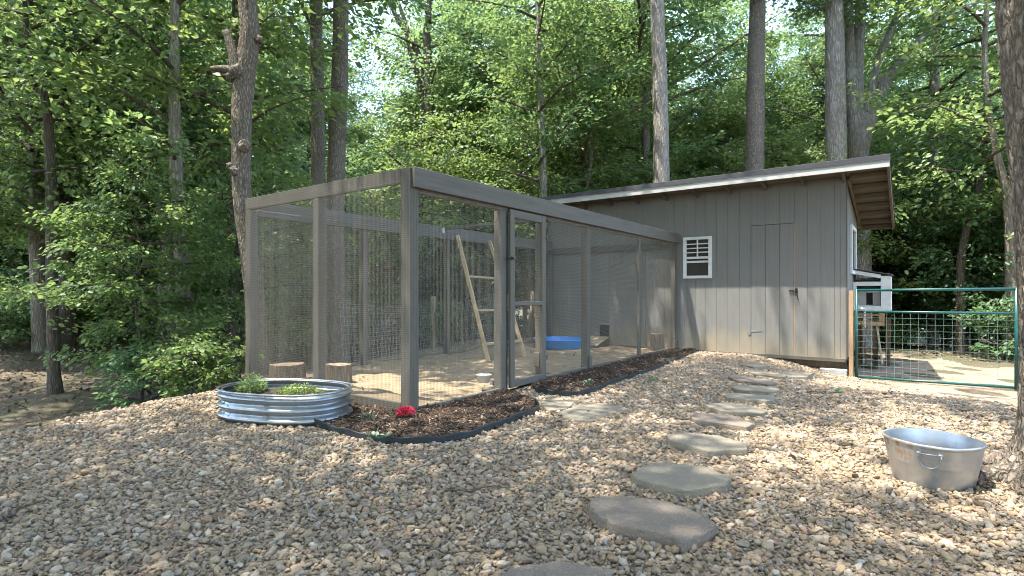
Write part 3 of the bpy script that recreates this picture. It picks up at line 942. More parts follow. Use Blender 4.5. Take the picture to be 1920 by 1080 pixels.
# metal edge flashing along the front
b = MB().box(RX_L - .012, RX_R + .010, FY - .036, FY - .024, 3.204, 3.287).build('edge_flashing', M['roof_metal'], rf, .002)
b = MB().box(RX_L - .012, RX_R + .010, FY - .032, FY - .004, 3.1985, 3.2035).build('drip_edge', M['fascia'], rf)
boxp('fascia', RX_L, RX_R, FY - .022, FY - .001, 3.094, 3.198, 'fascia', rf, .003)
def rafter(x, w=.038, y0=FY + .001, y1=BY, nm='rafter', dep=.115, mat='soffit'):
    b = MB()
    b.v = [(x, y0, zr(y0) - dep), (x + w, y0, zr(y0) - dep), (x + w, y1, zr(y1) - dep), (x, y1, zr(y1) - dep), (x, y0, zr(y0) - .001), (x + w, y0, zr(y0) - .001), (x + w, y1, zr(y1) - .001), (x, y1, zr(y1) - .001)]
    b.f = [(0, 3, 2, 1), (4, 5, 6, 7), (0, 1, 5, 4), (1, 2, 6, 5), (2, 3, 7, 6), (3, 0, 4, 7)]
    return b.build(nm, M[mat], rf)
for i in range(10):
    xx = 2.84 - i * .61
    if xx > CX0 - .3: rafter(xx, y1=CY0 - .002, nm='rafter_tail', dep=.105, mat='wood_y')
rafter(RX_R - .039, nm='barge_rafter', dep=.12)
rafter(RX_L, nm='barge_rafter', dep=.12)
rafter(CX1 + .022, y0=CY0 + .0, y1=CY1, nm='wall_rafter', dep=.09)
for i in range(6):
    yk = FY + .42 + i * .5
    z = zr(yk)
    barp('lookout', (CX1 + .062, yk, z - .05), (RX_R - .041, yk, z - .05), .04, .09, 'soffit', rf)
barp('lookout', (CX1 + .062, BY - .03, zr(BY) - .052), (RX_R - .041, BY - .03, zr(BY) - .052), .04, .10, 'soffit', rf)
# side window and nest box on the right wall
sw = boxp('side_window', CX1 - .009, CX1 - .004, SWIN[0], SWIN[1], SWIN[2], SWIN[3], 'dark_glass', coop, 0)
for a in ((SWIN[0] - .05, SWIN[0] + .03, SWIN[2] - .04, SWIN[3] + .04), (SWIN[1] - .03, SWIN[1] + .05, SWIN[2] - .04, SWIN[3] + .04),
          (SWIN[0] + .031, SWIN[1] - .031, SWIN[3] - .03, SWIN[3] + .04), (SWIN[0] + .031, SWIN[1] - .031, SWIN[2] - .04, SWIN[2] + .03)):
    boxp('window_frame', CX1 + .001, CX1 + .04, a[0], a[1], a[2], a[3], 'trim_white', sw, .003)
NX0, NX1, NY0, NY1 = CX1 + .003, 3.46, 8.58, 9.35
nest = MB().box(NX0 + .03, NX1 - .03, NY0 + .24, NY0 + .26, .85, 1.40).build('nest_box', M['backing'], coop)
nb = lambda nm, x0, x1, y0, y1, z0, z1, mat='trim_white': boxp(nm, x0, x1, y0, y1, z0, z1, mat, nest, .003)
nb('floor', NX0, NX1, NY0 + .001, NY1, .82, .845)
nb('back_panel', NX0, NX1, NY1 + .001, NY1 + .02, .82, 1.45)
nb('end_panel', NX1 - .02, NX1, NY0 + .02, NY1, .846, 1.46)
nb('face_stile', NX1 - .15, NX1 + .005, NY0 - .02, NY0, .82, 1.465)
nb('face_stile', NX0, NX0 + .055, NY0 - .02, NY0, .82, 1.36)
nb('face_rail', NX0 + .056, NX1 - .151, NY0 - .02, NY0, .82, .915)
nb('face_rail', NX0 + .056, NX1 - .151, NY0 - .02, NY0, 1.285, 1.36)
nb('inner_panel', NX0 + .06, NX0 + .20, NY0 + .12, NY0 + .13, .85, 1.16, 'fascia')
nb('inner_panel', NX1 - .28, NX1 - .16, NY0 + .12, NY0 + .13, .85, 1.16, 'fascia')
nb('inner_panel', NX0 + .201, NX1 - .281, NY0 + .12, NY0 + .13, .85, .93, 'fascia')
nb('inner_shelf', NX0 + .06, NX1 - .16, NY0 + .02, NY0 + .13, 1.16, 1.19, 'fascia')
b = MB().bar((NX0 + .02, NY0 + .37, 1.60), (NX1 + .03, NY0 + .37, 1.485), .82, .02).build('lid', M['roof_metal'], nest, .003)
b = MB().bar((NX0 + .02, NY0 - .012, 1.545), (NX1 - .15, NY0 - .012, 1.455), .02, .07, up=(0, 0, 1)).build('lid_trim', M['trim_white'], nest, .003)

def blk(x0, x1, y0, y1, label):
    z = g1((x0 + x1) / 2, (y0 + y1) / 2) - .03
    b = MB().box(x0, x1, y0, y1, z, -.131)
    o = b.build('foundation_block', M['concrete'], None, .008)
    return tag(o, label, 'block', 'blocks under the coop')
blk(2.62, 2.86, 7.21, 7.38, 'concrete block under the coop corner beside the gate')
blk(1.15, 1.4, 7.24, 7.4, 'concrete block under the coop beside the door hinges')
tag(MB().box(2.50, 2.90, 7.02, 7.15, g1(2.7, 7.1) - .02, g1(2.7, 7.1) + .10).build('footing_block', M['concrete'], None, .01), 'long concrete kerb block before the coop corner by the gate', 'block')

# ------------------------------------------------------------------ the run
run = thing('chicken_run', (-1.41, 3.59, 0), 'grey timber chicken run enclosed in fine wire mesh', 'run')
ZT2 = 2.325
P = lambda nm, x0, x1, y0, y1, z0, z1, mat='wood_z', par=run, bv=.005: boxp(nm, x0, x1, y0, y1, z0, z1, mat, par, bv)
P('corner_post', -.125, -.004, .006, .125, -.05, ZT2 - .002)
P('corner_post', RX0 + .004, RX0 + .115, .006, .115, -.05, ZT2 - .145)
P('post', -1.52, -1.425, .006, .10, -.05, ZT2 - .145)
P('door_post', -.105, -.004, 1.40, 1.505, -.05, 2.09)
P('door_post', -.095, -.004, 2.235, 2.325, -.05, 2.09)
P('post', -.105, -.004, 3.44, 3.55, -.05, 2.09)
P('post_foot_block', -.003, .03, 3.46, 3.55, -.02, .24)
P('post_foot_block', -.09, -.006, 2.19, 2.2335, .22, .40)
P('post', -.05, -.004, 5.31, 5.38, -.05, 2.09)
P('end_post', -.09, -.004, 7.06, 7.135, -.05, 2.09)
P('post_foot_block', -.003, .03, 7.04, 7.135, -.02, .22)
for yy in (1.79, 3.61, 5.4, 7.05):
    P('post', RX0 + .004, RX0 + .094, yy - .045, yy + .045, -.08, ZT2 - .145)
P('top_beam', .004, .043, .03, 7.15, 2.135, ZT2, 'wood_y')
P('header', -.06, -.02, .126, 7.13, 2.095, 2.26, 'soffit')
P('top_beam', RX0 + .002, -.126, .006, .046, ZT2 - .14, ZT2, 'wood_x')
P('top_beam', RX0 + .003, RX0 + .043, .047, 7.13, ZT2 - .141, ZT2 - .002, 'wood_y')
P('inner_rail', RX0 + .096, RX0 + .135, .10, 7.13, 2.10, 2.182, 'wood_y')
P('cross_beam', RX0 + .0435, -.061, 3.52, 3.56, 2.262, 2.318, 'wood_x')
P('bracket', RX0 + .044, RX0 + .09, 3.48, 3.519, 2.20, 2.30, 'trim_white')
P('base_board', -.045, -.006, 2.33, 3.435, -.03, .085, 'wood_y')
P('base_board', -.045, -.006, 3.555, 7.05, -.03, .085, 'wood_y')
P('base_board', -.045, -.006, .13, 1.395, -.03, .07, 'wood_y')
P('base_board', -1.42, -.13, .008, .045, -.03, .115, 'wood_x')
P('base_board', RX0 + .12, -1.525, .008, .045, -.03, .115, 'wood_x')
P('base_board', RX0 + .004, RX0 + .044, .1, 7.0, -.1, .09, 'wood_y')
def wires(nm, par, a0, a1, z0, z1, plane, off, s=.0195, r=.00098):
    b = MB()
    n = int((a1 - a0) / s); m = int((z1 - z0) / s)
    for i in range(n + 1):
        a = a0 + (a1 - a0) * i / n
        p = (lambda z: (off, a, z)) if plane == 'x' else (lambda z: (a, off, z))
        b.wire(p(z0), p(z1), r)
    for j in range(m + 1):
        z = z0 + (z1 - z0) * j / m
        if plane == 'x': b.wire((off + r * 1.6, a0, z), (off + r * 1.6, a1, z), r)
        else: b.wire((a0, off + r * 1.6, z), (a1, off + r * 1.6, z), r)
    return b.build(nm, M['wire'], par, kind='stuff')
wires('wire_mesh', run, .002, 1.505, .0, 2.30, 'x', .0005)
wires('wire_mesh', run, 2.30, 7.14, .0, 2.30, 'x', .0005)
wires('wire_mesh', run, RX0, .0, .0, ZT2 - .004, 'y', .0021)
wires('wire_mesh', run, .05, 7.13, .0, 2.30, 'x', RX0 + .0005)
# its door, hung on the right-hand post
D0, D1, DZ0, DZ1 = 1.527, 2.285, .055, 2.115
rd = P('run_door', .004, .042, D0, D0 + .085, DZ0, DZ1)
rd['label'] = 'tall grey frame door of the run filled with wire mesh'
P('door_stile', .004, .042, D1 - .09, D1, DZ0, DZ1, par=rd)
for z0, z1, nm in ((DZ1 - .09, DZ1, 'door_rail'), (1.0, 1.05, 'door_rail'), (DZ0, DZ0 + .088, 'door_rail')):
    P(nm, .006, .040, D0 + .0855, D1 - .0905, z0, z1, 'wood_y', rd)
wires('door_wire', rd, D0 + .02, D1 - .02, DZ0 + .02, DZ1 - .02, 'x', .0025)
P('gap_strip', -.012, .001, 1.506, D0 - .002, .03, 2.09, 'edging', rd, 0)
b = MB().box(.043, .05, D0 - .06, D0 + .05, 1.53, 1.57).tube([(.055, D0 - .075, 1.55), (.055, D0 + .04, 1.55)], .007, 8).tube([(.055, D0 - .01, 1.55), (.085, D0 - .01, 1.555)], .006, 8)
b.build('door_bolt', M['black'], rd)
for z in (1.86, .35):
    MB().box(.043, .047, D1 - .10, D1 + .03, z - .02, z + .02).tube([(.05, D1 + .004, z - .04), (.05, D1 + .004, z + .04)], .005, 8).build('door_hinge', M['wood_z'], rd)

# ------------------------------------------------------------------ inside the run
def log(name, x, y, r, z0, z1, label, cat='stump', flare=.1, seed=1, split=False):
    o = thing(name, (x, y, z0), label, cat)
    seg = 28; rows = 8
    off = Vector((seed * 7.3, 2.1, .4))
    V = []; F = []
    for j in range(rows):
        t = j / (rows - 1)
        for k in range(seg):
            a = 2 * math.pi * k / seg
            n_ = noise.noise(Vector((math.cos(a) * 1.6, math.sin(a) * 1.6, t * 1.2)) + off)
            rr = r * (1 + flare * (1 - t) ** 2 + .12 * n_ + .05 * math.sin(k * 2.9 + seed))
            V.append((math.cos(a) * rr, math.sin(a) * rr, t * (z1 - z0)))
    for j in range(rows - 1):
        for k in range(seg):
            F.append((j * seg + k, j * seg + (k + 1) % seg, (j + 1) * seg + (k + 1) % seg, (j + 1) * seg + k))
    me = np_mesh('bark', V, F, True)
    link('bark', me, M['stump_side'], o)
    top = [(a * .985, b * .985, c + .001) for a, b, c in V[-seg:]]
    me = bpy.data.meshes.new('cut_face')
    me.from_pydata([(0, 0, z1 - z0 + .004)] + top, [], [(0, 1 + k, 1 + (k + 1) % seg) for k in range(seg)])
    link('cut_face', me, M['stump_top'], o)
    return o
log('tree_stump', -2.50, .30, .20, .03, .27, 'wide low sawn stump in the left corner of the run', seed=1)
log('tree_stump', -2.08, .72, .17, .03, .25, 'low sawn stump behind the middle post of the run side', seed=2)
log('log_stump', -.24, 6.72, .135, .02, .355, 'upright split-barked log at the coop end of the run', seed=3, flare=.02)
# leaning roost ladder
lad = thing('roost_ladder', (-2.2, 4.0, 0), 'pale new-wood roost ladder leaning on the back beam of the run', 'ladder')
LB = [Vector((-1.78, 3.40, .03)), Vector((-1.70, 4.33, .03))]
LT = [Vector((-2.78, 3.76, 2.18)), Vector((-2.78, 4.68, 2.15))]
for a, b in zip(LB, LT):
    barp('rail', a, b, .036, .064, 'raw_wood', lad, .003, up=(1, .2, .5))
for t in (.655, .385, .13):
    p = LB[0].lerp(LT[0], t); q = LB[1].lerp(LT[1], t)
    barp('rung', p, q, .05, .036, 'raw_wood', lad, .003)
# feed cup
cup = thing('feed_cup', (-.22, 1.36, .12), 'small grey feed cup hung at the run door post', 'cup')
b = MB(); n = 16
for r_, z in ((.060, .12), (.082, .205), (.092, .212), (.086, .213), (.078, .205), (.056, .128)):
    for k in range(n):
        a = 2 * math.pi * k / n
        b.v.append((-.22 + r_ * math.cos(a), 1.36 + r_ * math.sin(a), z))
for j in range(5):
    for k in range(n):
        b.f.append((j * n + k, j * n + (k + 1) % n, (j + 1) * n + (k + 1) % n, (j + 1) * n + k))
b.f.append(tuple(reversed(range(n)))); b.f.append(tuple(5 * n + k for k in range(n)))
b.build('bowl', M['grey_cup'], cup, smooth=True)
MB().box(-.145, -.106, 1.375, 1.415, .10, .15).tube([(-.16, 1.375, .14), (-.12, 1.395, .125)], .010, 8).build('clamp', M['steel'], cup)

# paddling pool
def lathe(name, prof, mat, parent, seg=48, wob=0, sx=1, sy=1, rot=0, loc=(0, 0, 0), pw=2.0):
    V = []; F = []
    for r_, z in prof:
        for k in range(seg):
            a = 2 * math.pi * k / seg
            c, s_ = math.cos(a), math.sin(a)
            u = math.copysign(abs(c) ** (2 / pw), c) * r_ * sx; v = math.copysign(abs(s_) ** (2 / pw), s_) * r_ * sy
            u *= 1 + wob * math.sin(a * 8)
            V.append((loc[0] + u * math.cos(rot) - v * math.sin(rot), loc[1] + u * math.sin(rot) + v * math.cos(rot), loc[2] + z))
    for j in range(len(prof) - 1):
        for k in range(seg):
            F.append((j * seg + k, j * seg + (k + 1) % seg, (j + 1) * seg + (k + 1) % seg, (j + 1) * seg + k))
    me = np_mesh(name, V, F, True)
    return link(name, me, M[mat], parent)
pool = thing('paddling_pool', (-2.12, 6.2, .03), 'round blue plastic paddling pool by the coop wall', 'pool')
lathe('tub', [(.001, .0), (.49, .0), (.50, .01), (.515, .08), (.525, .085), (.54, .16), (.565, .165), (.568, .175), (.54, .178), (.528, .165), (.512, .092), (.50, .086), (.49, .02), (.001, .018)], 'blue', pool, 64, .006)
lathe('water', [(.001, .075), (.497, .075)], 'water', pool, 64)
# ramp below the pop door
rp = thing('pop_door_ramp', (-1.64, 6.9, 0), 'short worn timber ramp below the hen door', 'ramp')
b = MB(); x0, x1 = -1.86, -1.46
b.v = [(x0, 6.55, .02), (x1, 6.55, .02), (x1, 7.13, .02), (x0, 7.13, .02), (x0, 6.55, .05), (x1, 6.55, .05), (x1, 7.13, .20), (x0, 7.13, .20)]
b.f = [(0, 3, 2, 1), (4, 5, 6, 7), (0, 1, 5, 4), (1, 2, 6, 5), (2, 3, 7, 6), (3, 0, 4, 7)]
b.build('body', M['brown_wood'], rp, .004)
for i in range(6):
    t0, t1 = i / 6 + .01, (i + 1) / 6 - .01
    ya, yb = 6.55 + .58 * t0, 6.55 + .58 * t1
    za, zb = .05 + .15 * t0, .05 + .15 * t1
    barp('tread', (x0 + .2, ya, za + .01), (x0 + .2, yb, zb + .01), .41, .018, 'fence_post', rp, .002)

# ------------------------------------------------------------------ raised bed planter
pl = thing('planter', (PLC[0], PLC[1], 0), 'corrugated galvanised raised bed at the corner of the run', 'planter')
HP = .31
def plan(a, k=1.0):
    c, s_ = math.cos(a), math.sin(a)
    u = math.copysign(abs(c) ** (2 / 2.6), c) * .595 * k; v = math.copysign(abs(s_) ** (2 / 2.6), s_) * .395 * k
    return (u * math.cos(PLA) - v * math.sin(PLA), u * math.sin(PLA) + v * math.cos(PLA))
seg = 96; rows = 42
def shell(a0, a1, nm, n, extra=0):
    V = []; F = []
    prof = []
    for j in range(rows):
        t = j / (rows - 1)
        prof.append((1.0 + .038 * math.cos(t * 2 * math.pi * 3.5 + .4) * 1 + extra, t * HP - .03))
    for j in range(rows - 1, -1, -1):
        t = j / (rows - 1)
        prof.append((1.0 + .038 * math.cos(t * 2 * math.pi * 3.5 + .4) - .012 + extra, t * HP - .03))
    for k_, z in prof:
        for k in range(n):
            x, y = plan(a0 + (a1 - a0) * k / (n - 1), k_)
            V.append((x, y, z))
    for j in range(len(prof) - 1):
        for k in range(n - 1):
            F.append((j * n + k, j * n + k + 1, (j + 1) * n + k + 1, (j + 1) * n + k))
    link(nm, np_mesh(nm, V, F, True), M['galv'], pl)
angs = [R(a) for a in (-150, -118, -84, 10, 62, 125, 210)]
for i in range(6):
    shell(angs[i] - .012, angs[i + 1] + .012, 'corrugated_panel', 22, .004 * (i % 2))
bolts = MB()
for a in angs:
    for k in range(4):
        t = .12 + k * .27
        x, y = plan(a, 1.045)
        z = t * HP - .02
        lo = (PLC[0] + x, PLC[1] + y, z); d = Vector((x, y, 0)).normalized()
        MB().tube([Vector(lo) - d * .012, Vector(lo) + d * .008], .009, 8).build('bolt', M['steel'], pl)
V = [(0, 0, HP - .10)] + [(plan(2 * math.pi * k / 48, .965)[0], plan(2 * math.pi * k / 48, .965)[1], HP - .11 + .01 * math.sin(k * 1.7)) for k in range(48)]
me = bpy.data.meshes.new('soil'); me.from_pydata(V, [], [(0, 1 + k, 1 + (k + 1) % 48) for k in range(48)])
link('soil', me, M['soil'], pl)
V = []
for k in range(97):
    x, y = plan(2 * math.pi * k / 96, 1.030)
    V.append((PLC[0] + x, PLC[1] + y, HP - .030))
MB().tube(V, .010, 8, cap=False).build('rim', M['galv'], pl, smooth=True)

# edging
def edging(name, pts, label):
    b = MB(); n = len(pts)
    P2 = []
    for i in range(n - 1):
        for s_ in range(6):
            t = s_ / 6
            p0 = pts[max(i - 1, 0)]; p1 = pts[i]; p2 = pts[i + 1]; p3 = pts[min(i + 2, n - 1)]
            q = [.5 * ((2 * p1[c]) + (-p0[c] + p2[c]) * t + (2 * p0[c] - 5 * p1[c] + 4 * p2[c] - p3[c]) * t * t + (-p0[c] + 3 * p1[c] - 3 * p2[c] + p3[c]) * t ** 3) for c in (0, 1)]
            P2.append(q)
    P2.append(pts[-1])
    for i, p in enumerate(P2):
        a = P2[max(i - 1, 0)]; c = P2[min(i + 1, len(P2) - 1)]
        d = Vector((c[0] - a[0], c[1] - a[1], 0)).normalized(); nn = Vector((d.y, -d.x, 0))
        zb = g1(*p)
        top = .062 + .006 * math.sin(i * .9)
        for off, z in ((.0, -.02), (.0, top), (.008, top), (.008, -.02)):
            b.v.append((p[0] + nn.x * off, p[1] + nn.y * off, zb + z))
    for i in range(len(P2) - 1):
        for k in range(3):
            b.f.append((i * 4 + k, i * 4 + k + 1, i * 4 + 5 + k, i * 4 + 4 + k))
    m_ = len(P2) - 1
    b.f.append((3, 2, 1, 0)); b.f.append((m_ * 4, m_ * 4 + 1, m_ * 4 + 2, m_ * 4 + 3))
    o = b.build(name, M['edging'], None)
    tag(o, label, 'edging')
    # rolled top bead
    bead = MB().tube([(p[0], p[1], g1(*p) + .064 + .006 * math.sin(i * .9)) for i, p in enumerate(P2)], .009, 6).build('rolled_bead', M['edging'], o, smooth=True)
edging('bed_edging', [(-.43, -.74), (.02, -.79), (.30, -.79), (.60, -.73), (.81, -.58), (.93, -.36), (.95, -.09), (.91, .40), (.87, .83), (.62, 1.16)], 'black plastic edging curving round the corner mulch bed')
edging('bed_edging', [(.06, 1.97), (.30, 1.69), (.55, 1.65), (.77, 1.73), (.81, 2.1), (.76, 2.73), (.71, 4.11), (.59, 5.4), (.47, 6.6)], 'black plastic edging of the mulch strip beside the run door')

# stepping stones
def stone(P, label, top, thick, seed, name='stepping_stone', mat='stone'):
    cx_ = sum(p[0] for p in P) / len(P); cy_ = sum(p[1] for p in P) / len(P)
    r = random.Random(seed)
    Q = []
    for i in range(len(P)):
        a = P[i]; c = P[(i + 1) % len(P)]
        for s_ in range(5):
            t = s_ / 5
            Q.append((a[0] + (c[0] - a[0]) * t - cx_ + r.uniform(-.009, .009), a[1] + (c[1] - a[1]) * t - cy_ + r.uniform(-.009, .009)))
    # orient counter-clockwise
    ar = sum(Q[i][0] * Q[(i + 1) % len(Q)][1] - Q[(i + 1) % len(Q)][0] * Q[i][1] for i in range(len(Q)))
    if ar < 0: Q.reverse()
    n = len(Q); V = []; F = []
    tilt = (r.uniform(-.02, .02), r.uniform(-.02, .02))
    for k, z in ((1.015, -thick), (1.006, -.030), (1.0, -.006), (.985, 0), (.66, .002), (.33, .003)):
        for x, y in Q:
            w = .004 * noise.noise(Vector((x * 9, y * 9, seed))) if k < .98 else 0
            V.append((x * k, y * k, z + w + (x * tilt[0] + y * tilt[1])))
    for j in range(5):
        for i in range(n):
            F.append((j * n + i, j * n + (i + 1) % n, (j + 1) * n + (i + 1) % n, (j + 1) * n + i))
    V.append((0, 0, .003)); c = len(V) - 1
    me = bpy.data.meshes.new(name)
    me.from_pydata(V, [], F + [(5 * n + i, 5 * n + (i + 1) % n, c) for i in range(n)])
    o = link(name, me, M[mat], None)
    o.location = (cx_, cy_, g1(cx_, cy_) + top)
    tag(o, label, 'stone', 'stepping stones')
for i, (nm, P_, lb) in enumerate(STONES):
    flat = nm[0] == 'f'
    stone(P_, lb, .030 if flat else (.066 if i < 4 else .056), .06 if flat else .11, i + 3, 'flagstone' if flat else 'stepping_stone', 'stone_brown' if nm in ('s1', 's2', 's5', 's9') else 'stone')

# galvanised tub
tb = thing('wash_tub', (3.85, .67, g1(3.85, .67)), 'oval galvanised wash tub with rust stains standing on the gravel', 'tub')
TZ = .012
RT_ = R(36.2 + 14)
prof = [(.001, TZ), (.78, TZ), (.80, TZ + .004), (.80, TZ - .004), (.815, TZ - .004), (.82, TZ + .01)]
for k in range(1, 22):
    t = k / 21
    rib = .010 * math.exp(-((t - .60) / .028) ** 2) + .010 * math.exp(-((t - .52) / .028) ** 2) - .006 * math.exp(-((t - .56) / .02) ** 2)
    prof.append((.82 + .18 * t + rib, TZ + .01 + .235 * t))
for a in range(9):
    th = -math.pi / 2 + a * math.pi * 1.4 / 8
    prof.append((1.008 + .016 * math.cos(th), TZ + .252 + .010 * math.sin(th)))
for k in range(20, -1, -1):
    t = k / 21
    rib = .010 * math.exp(-((t - .60) / .028) ** 2) + .010 * math.exp(-((t - .52) / .028) ** 2)
    prof.append((.82 + .18 * t + rib - .006, TZ + .014 + .235 * t))
prof.append((.001, TZ + .016))
lathe('body', [(r_, z) for r_, z in prof], 'galv_rust', tb, 72, sx=.232, sy=.236, rot=RT_, pw=2.35)
# drop handle on the near flank
hd = Vector((-.06, -1, 0)).normalized(); hr = Vector((hd.y * -1, hd.x, 0))
base = Vector((3.85, .67, g1(3.85, .67))) + hd * .236 + hr * -.005
pts = []
for k in range(25):
    a = math.pi * k / 24
    pts.append(base + hr * (.054 * math.cos(a)) * (1 if True else 1) + Vector((0, 0, .222 - .082 * math.sin(a) ** .7)) + hd * (-.006 - .015 * math.sin(a) + .012))
MB().tube(pts + [pts[0]], .0042, 8).build('handle', M['galv'], tb, smooth=True)
for s_ in (-1, 1):
    c = base + hr * (.05 * s_) + Vector((0, 0, .225)) + hd * .003
    MB().tube([c - hr * .012, c + hr * .012], .008, 8).build('handle_lug', M['galv'], tb, smooth=True)

# red flower
fl = thing('red_flower', (.17, -.20, .07), 'bright pink-red flower head lying on the mulch at the corner post', 'flower')
r = random.Random(5)
V = []; F = []
for k in range(240):
    u = r.uniform(-.25, 1); a = r.uniform(0, 6.283)
    s_ = math.sqrt(1 - u * u)
    d = Vector((s_ * math.cos(a) * 1.15, s_ * math.sin(a) * 1.15, u * .85))
    t = d.cross(Vector((r.gauss(0, 1), r.gauss(0, 1), r.gauss(0, 1)))).normalized()
    p = Vector((.17, -.20, .10)) + d * .032
    L = r.uniform(.03, .05); w = .010
    n0 = len(V)
    V += [tuple(p), tuple(p + d * L * .6 + t * w), tuple(p + d * L + Vector((0, 0, .004))), tuple(p + d * L * .6 - t * w)]
    F.append((n0, n0 + 1, n0 + 2, n0 + 3))
b = MB(); b.v = V; b.f = F; b.build('petals', M['petal'], fl)
V = []; F = []
b = MB()
b.v = []
for k in range(5):
    a = k * 1.26; d = Vector((math.cos(a), math.sin(a), .15)); t = Vector((-math.sin(a), math.cos(a), 0))
    p = Vector((.17, -.20, .075)); n0 = len(b.v)
    b.v += [tuple(p), tuple(p + d * .05 + t * .018), tuple(p + d * .09), tuple(p + d * .05 - t * .018)]
    b.f.append((n0, n0 + 1, n0 + 2, n0 + 3))
b.build('leaves', M['leaf_d'], fl)

# ------------------------------------------------------------------ gate and things beyond
GX0, GX1 = 3.03, 4.98
gzl, gzr = g1(GX0, GATE_Y), g1(GX1, GATE_Y)
gp = thing('gate_post', (2.955, GATE_Y + .02, g1(2.955, GATE_Y)), 'narrow orange lumber post between coop and green gate', 'post')
boxp('post', 2.925, 2.985, GATE_Y - .045, GATE_Y + .045, g1(2.955, GATE_Y) - .1, 1.19, 'orange_wood', gp, .003)
gp2 = thing('gate_post', (5.10, GATE_Y + .03, gzr), 'wooden gate post at the latch end, half hidden by the big trunk', 'post')
boxp('post', 5.05, 5.16, GATE_Y - .03, GATE_Y + .08, gzr - .1, 1.45, 'brown_wood', gp2, .005)
gt = thing('farm_gate', ((GX0 + GX1) / 2, GATE_Y, gzl), 'teal green tube gate filled with square wire beside the coop', 'gate')
zt, zm, zb = 1.195, .845, -.235
def gtube(p, r_, nm='rail'): return MB().tube(p, r_, 14).build(nm, M['teal'], gt, smooth=True)
gtube([(GX0, GATE_Y, zt), (GX1, GATE_Y, zt + .015)], .022)
gtube([(GX0 + .022, GATE_Y, zm), (GX1 - .022, GATE_Y, zm + .01)], .019)
gtube([(GX0 + .022, GATE_Y, zb), (GX1 - .022, GATE_Y, zb + .02)], .019)
gtube([(GX0, GATE_Y, zb - .02), (GX0, GATE_Y, zt + .02)], .021, 'upright')
gtube([(GX1, GATE_Y, zb - .02), (GX1, GATE_Y, zt + .03)], .022, 'upright')
b = MB()
n = 19
for i in range(1, n):
    x = GX0 + (GX1 - GX0) * i / n
    b.wire((x, GATE_Y - .012, zb), (x, GATE_Y - .012, zm), .0021)
m_ = 11
for j in range(1, m_):
    z = zb + (zm - zb) * (j / m_)
    b.wire((GX0, GATE_Y - .016, z), (GX1, GATE_Y - .016, z + .01), .0021)
M['gate_wire'] = shade('greenish_coated_wire', (.06, .20, .17), (.26, .32, .29), (9, 2, 9), rough=.45, spec=.5, bstr=0)
b.build('wire_mesh', M['gate_wire'], gt, kind='stuff')
ch = thing('gate_chain', (GX0 + .10, GATE_Y - .03, .84), 'short zinc chain hanging from the gate middle rail', 'chain')
for i in range(11):
    pts = []
    zc = .875 - i * .028
    for k in range(13):
        a = 2 * math.pi * k / 12
        u = .010 * math.cos(a); w_ = .020 * math.sin(a)
        pts.append((GX0 + .12 + (u if i % 2 else 0) - .004 * i * (i < 2), GATE_Y - .035 + (0 if i % 2 else u), zc + w_))
    MB().tube(pts, .0035, 6, cap=False).build('link', M['steel'], ch, smooth=True)
hk = MB().tube([(GX0 + .03, GATE_Y - .03, .885), (GX0 + .08, GATE_Y - .04, .90), (GX0 + .13, GATE_Y - .035, .885)], .012, 8).build('hook', M['steel'], ch, smooth=True)
# stand under the nest box
st = thing('wooden_stand', (3.1, 9.0, -.27), 'brown wooden stand with a leaning board under the white nest box', 'stand')
zg = -.30
for x, y in ((2.95, 8.75), (3.22, 8.75), (2.95, 9.25), (3.40, 9.25)):
    boxp('leg', x - .04, x + .04, y - .04, y + .04, zg, .66, 'brown_wood', st)
boxp('frame_rail', 2.93, 3.36, 8.66, 8.70, .54, .62, 'orange_wood', st)
boxp('frame_rail', 3.28, 3.36, 8.705, 8.74, .62, .815, 'orange_wood', st)
boxp('frame_rail', 2.93, 3.27, 8.705, 8.74, .72, .76, 'orange_wood', st)
barp('leaning_board', (3.33, 8.72, zg + .12), (3.24, 8.80, .53), .025, .22, 'fence_post', st, .003, up=(0, 1, 0))
barp('leaning_board', (3.08, 8.68, zg + .12), (3.0, 8.72, .60), .12, .03, 'brown_wood', st, .003)
boxp('shelf', 2.90, 3.30, 8.71, 9.2, zg + .22, zg + .25, 'brown_wood', st)

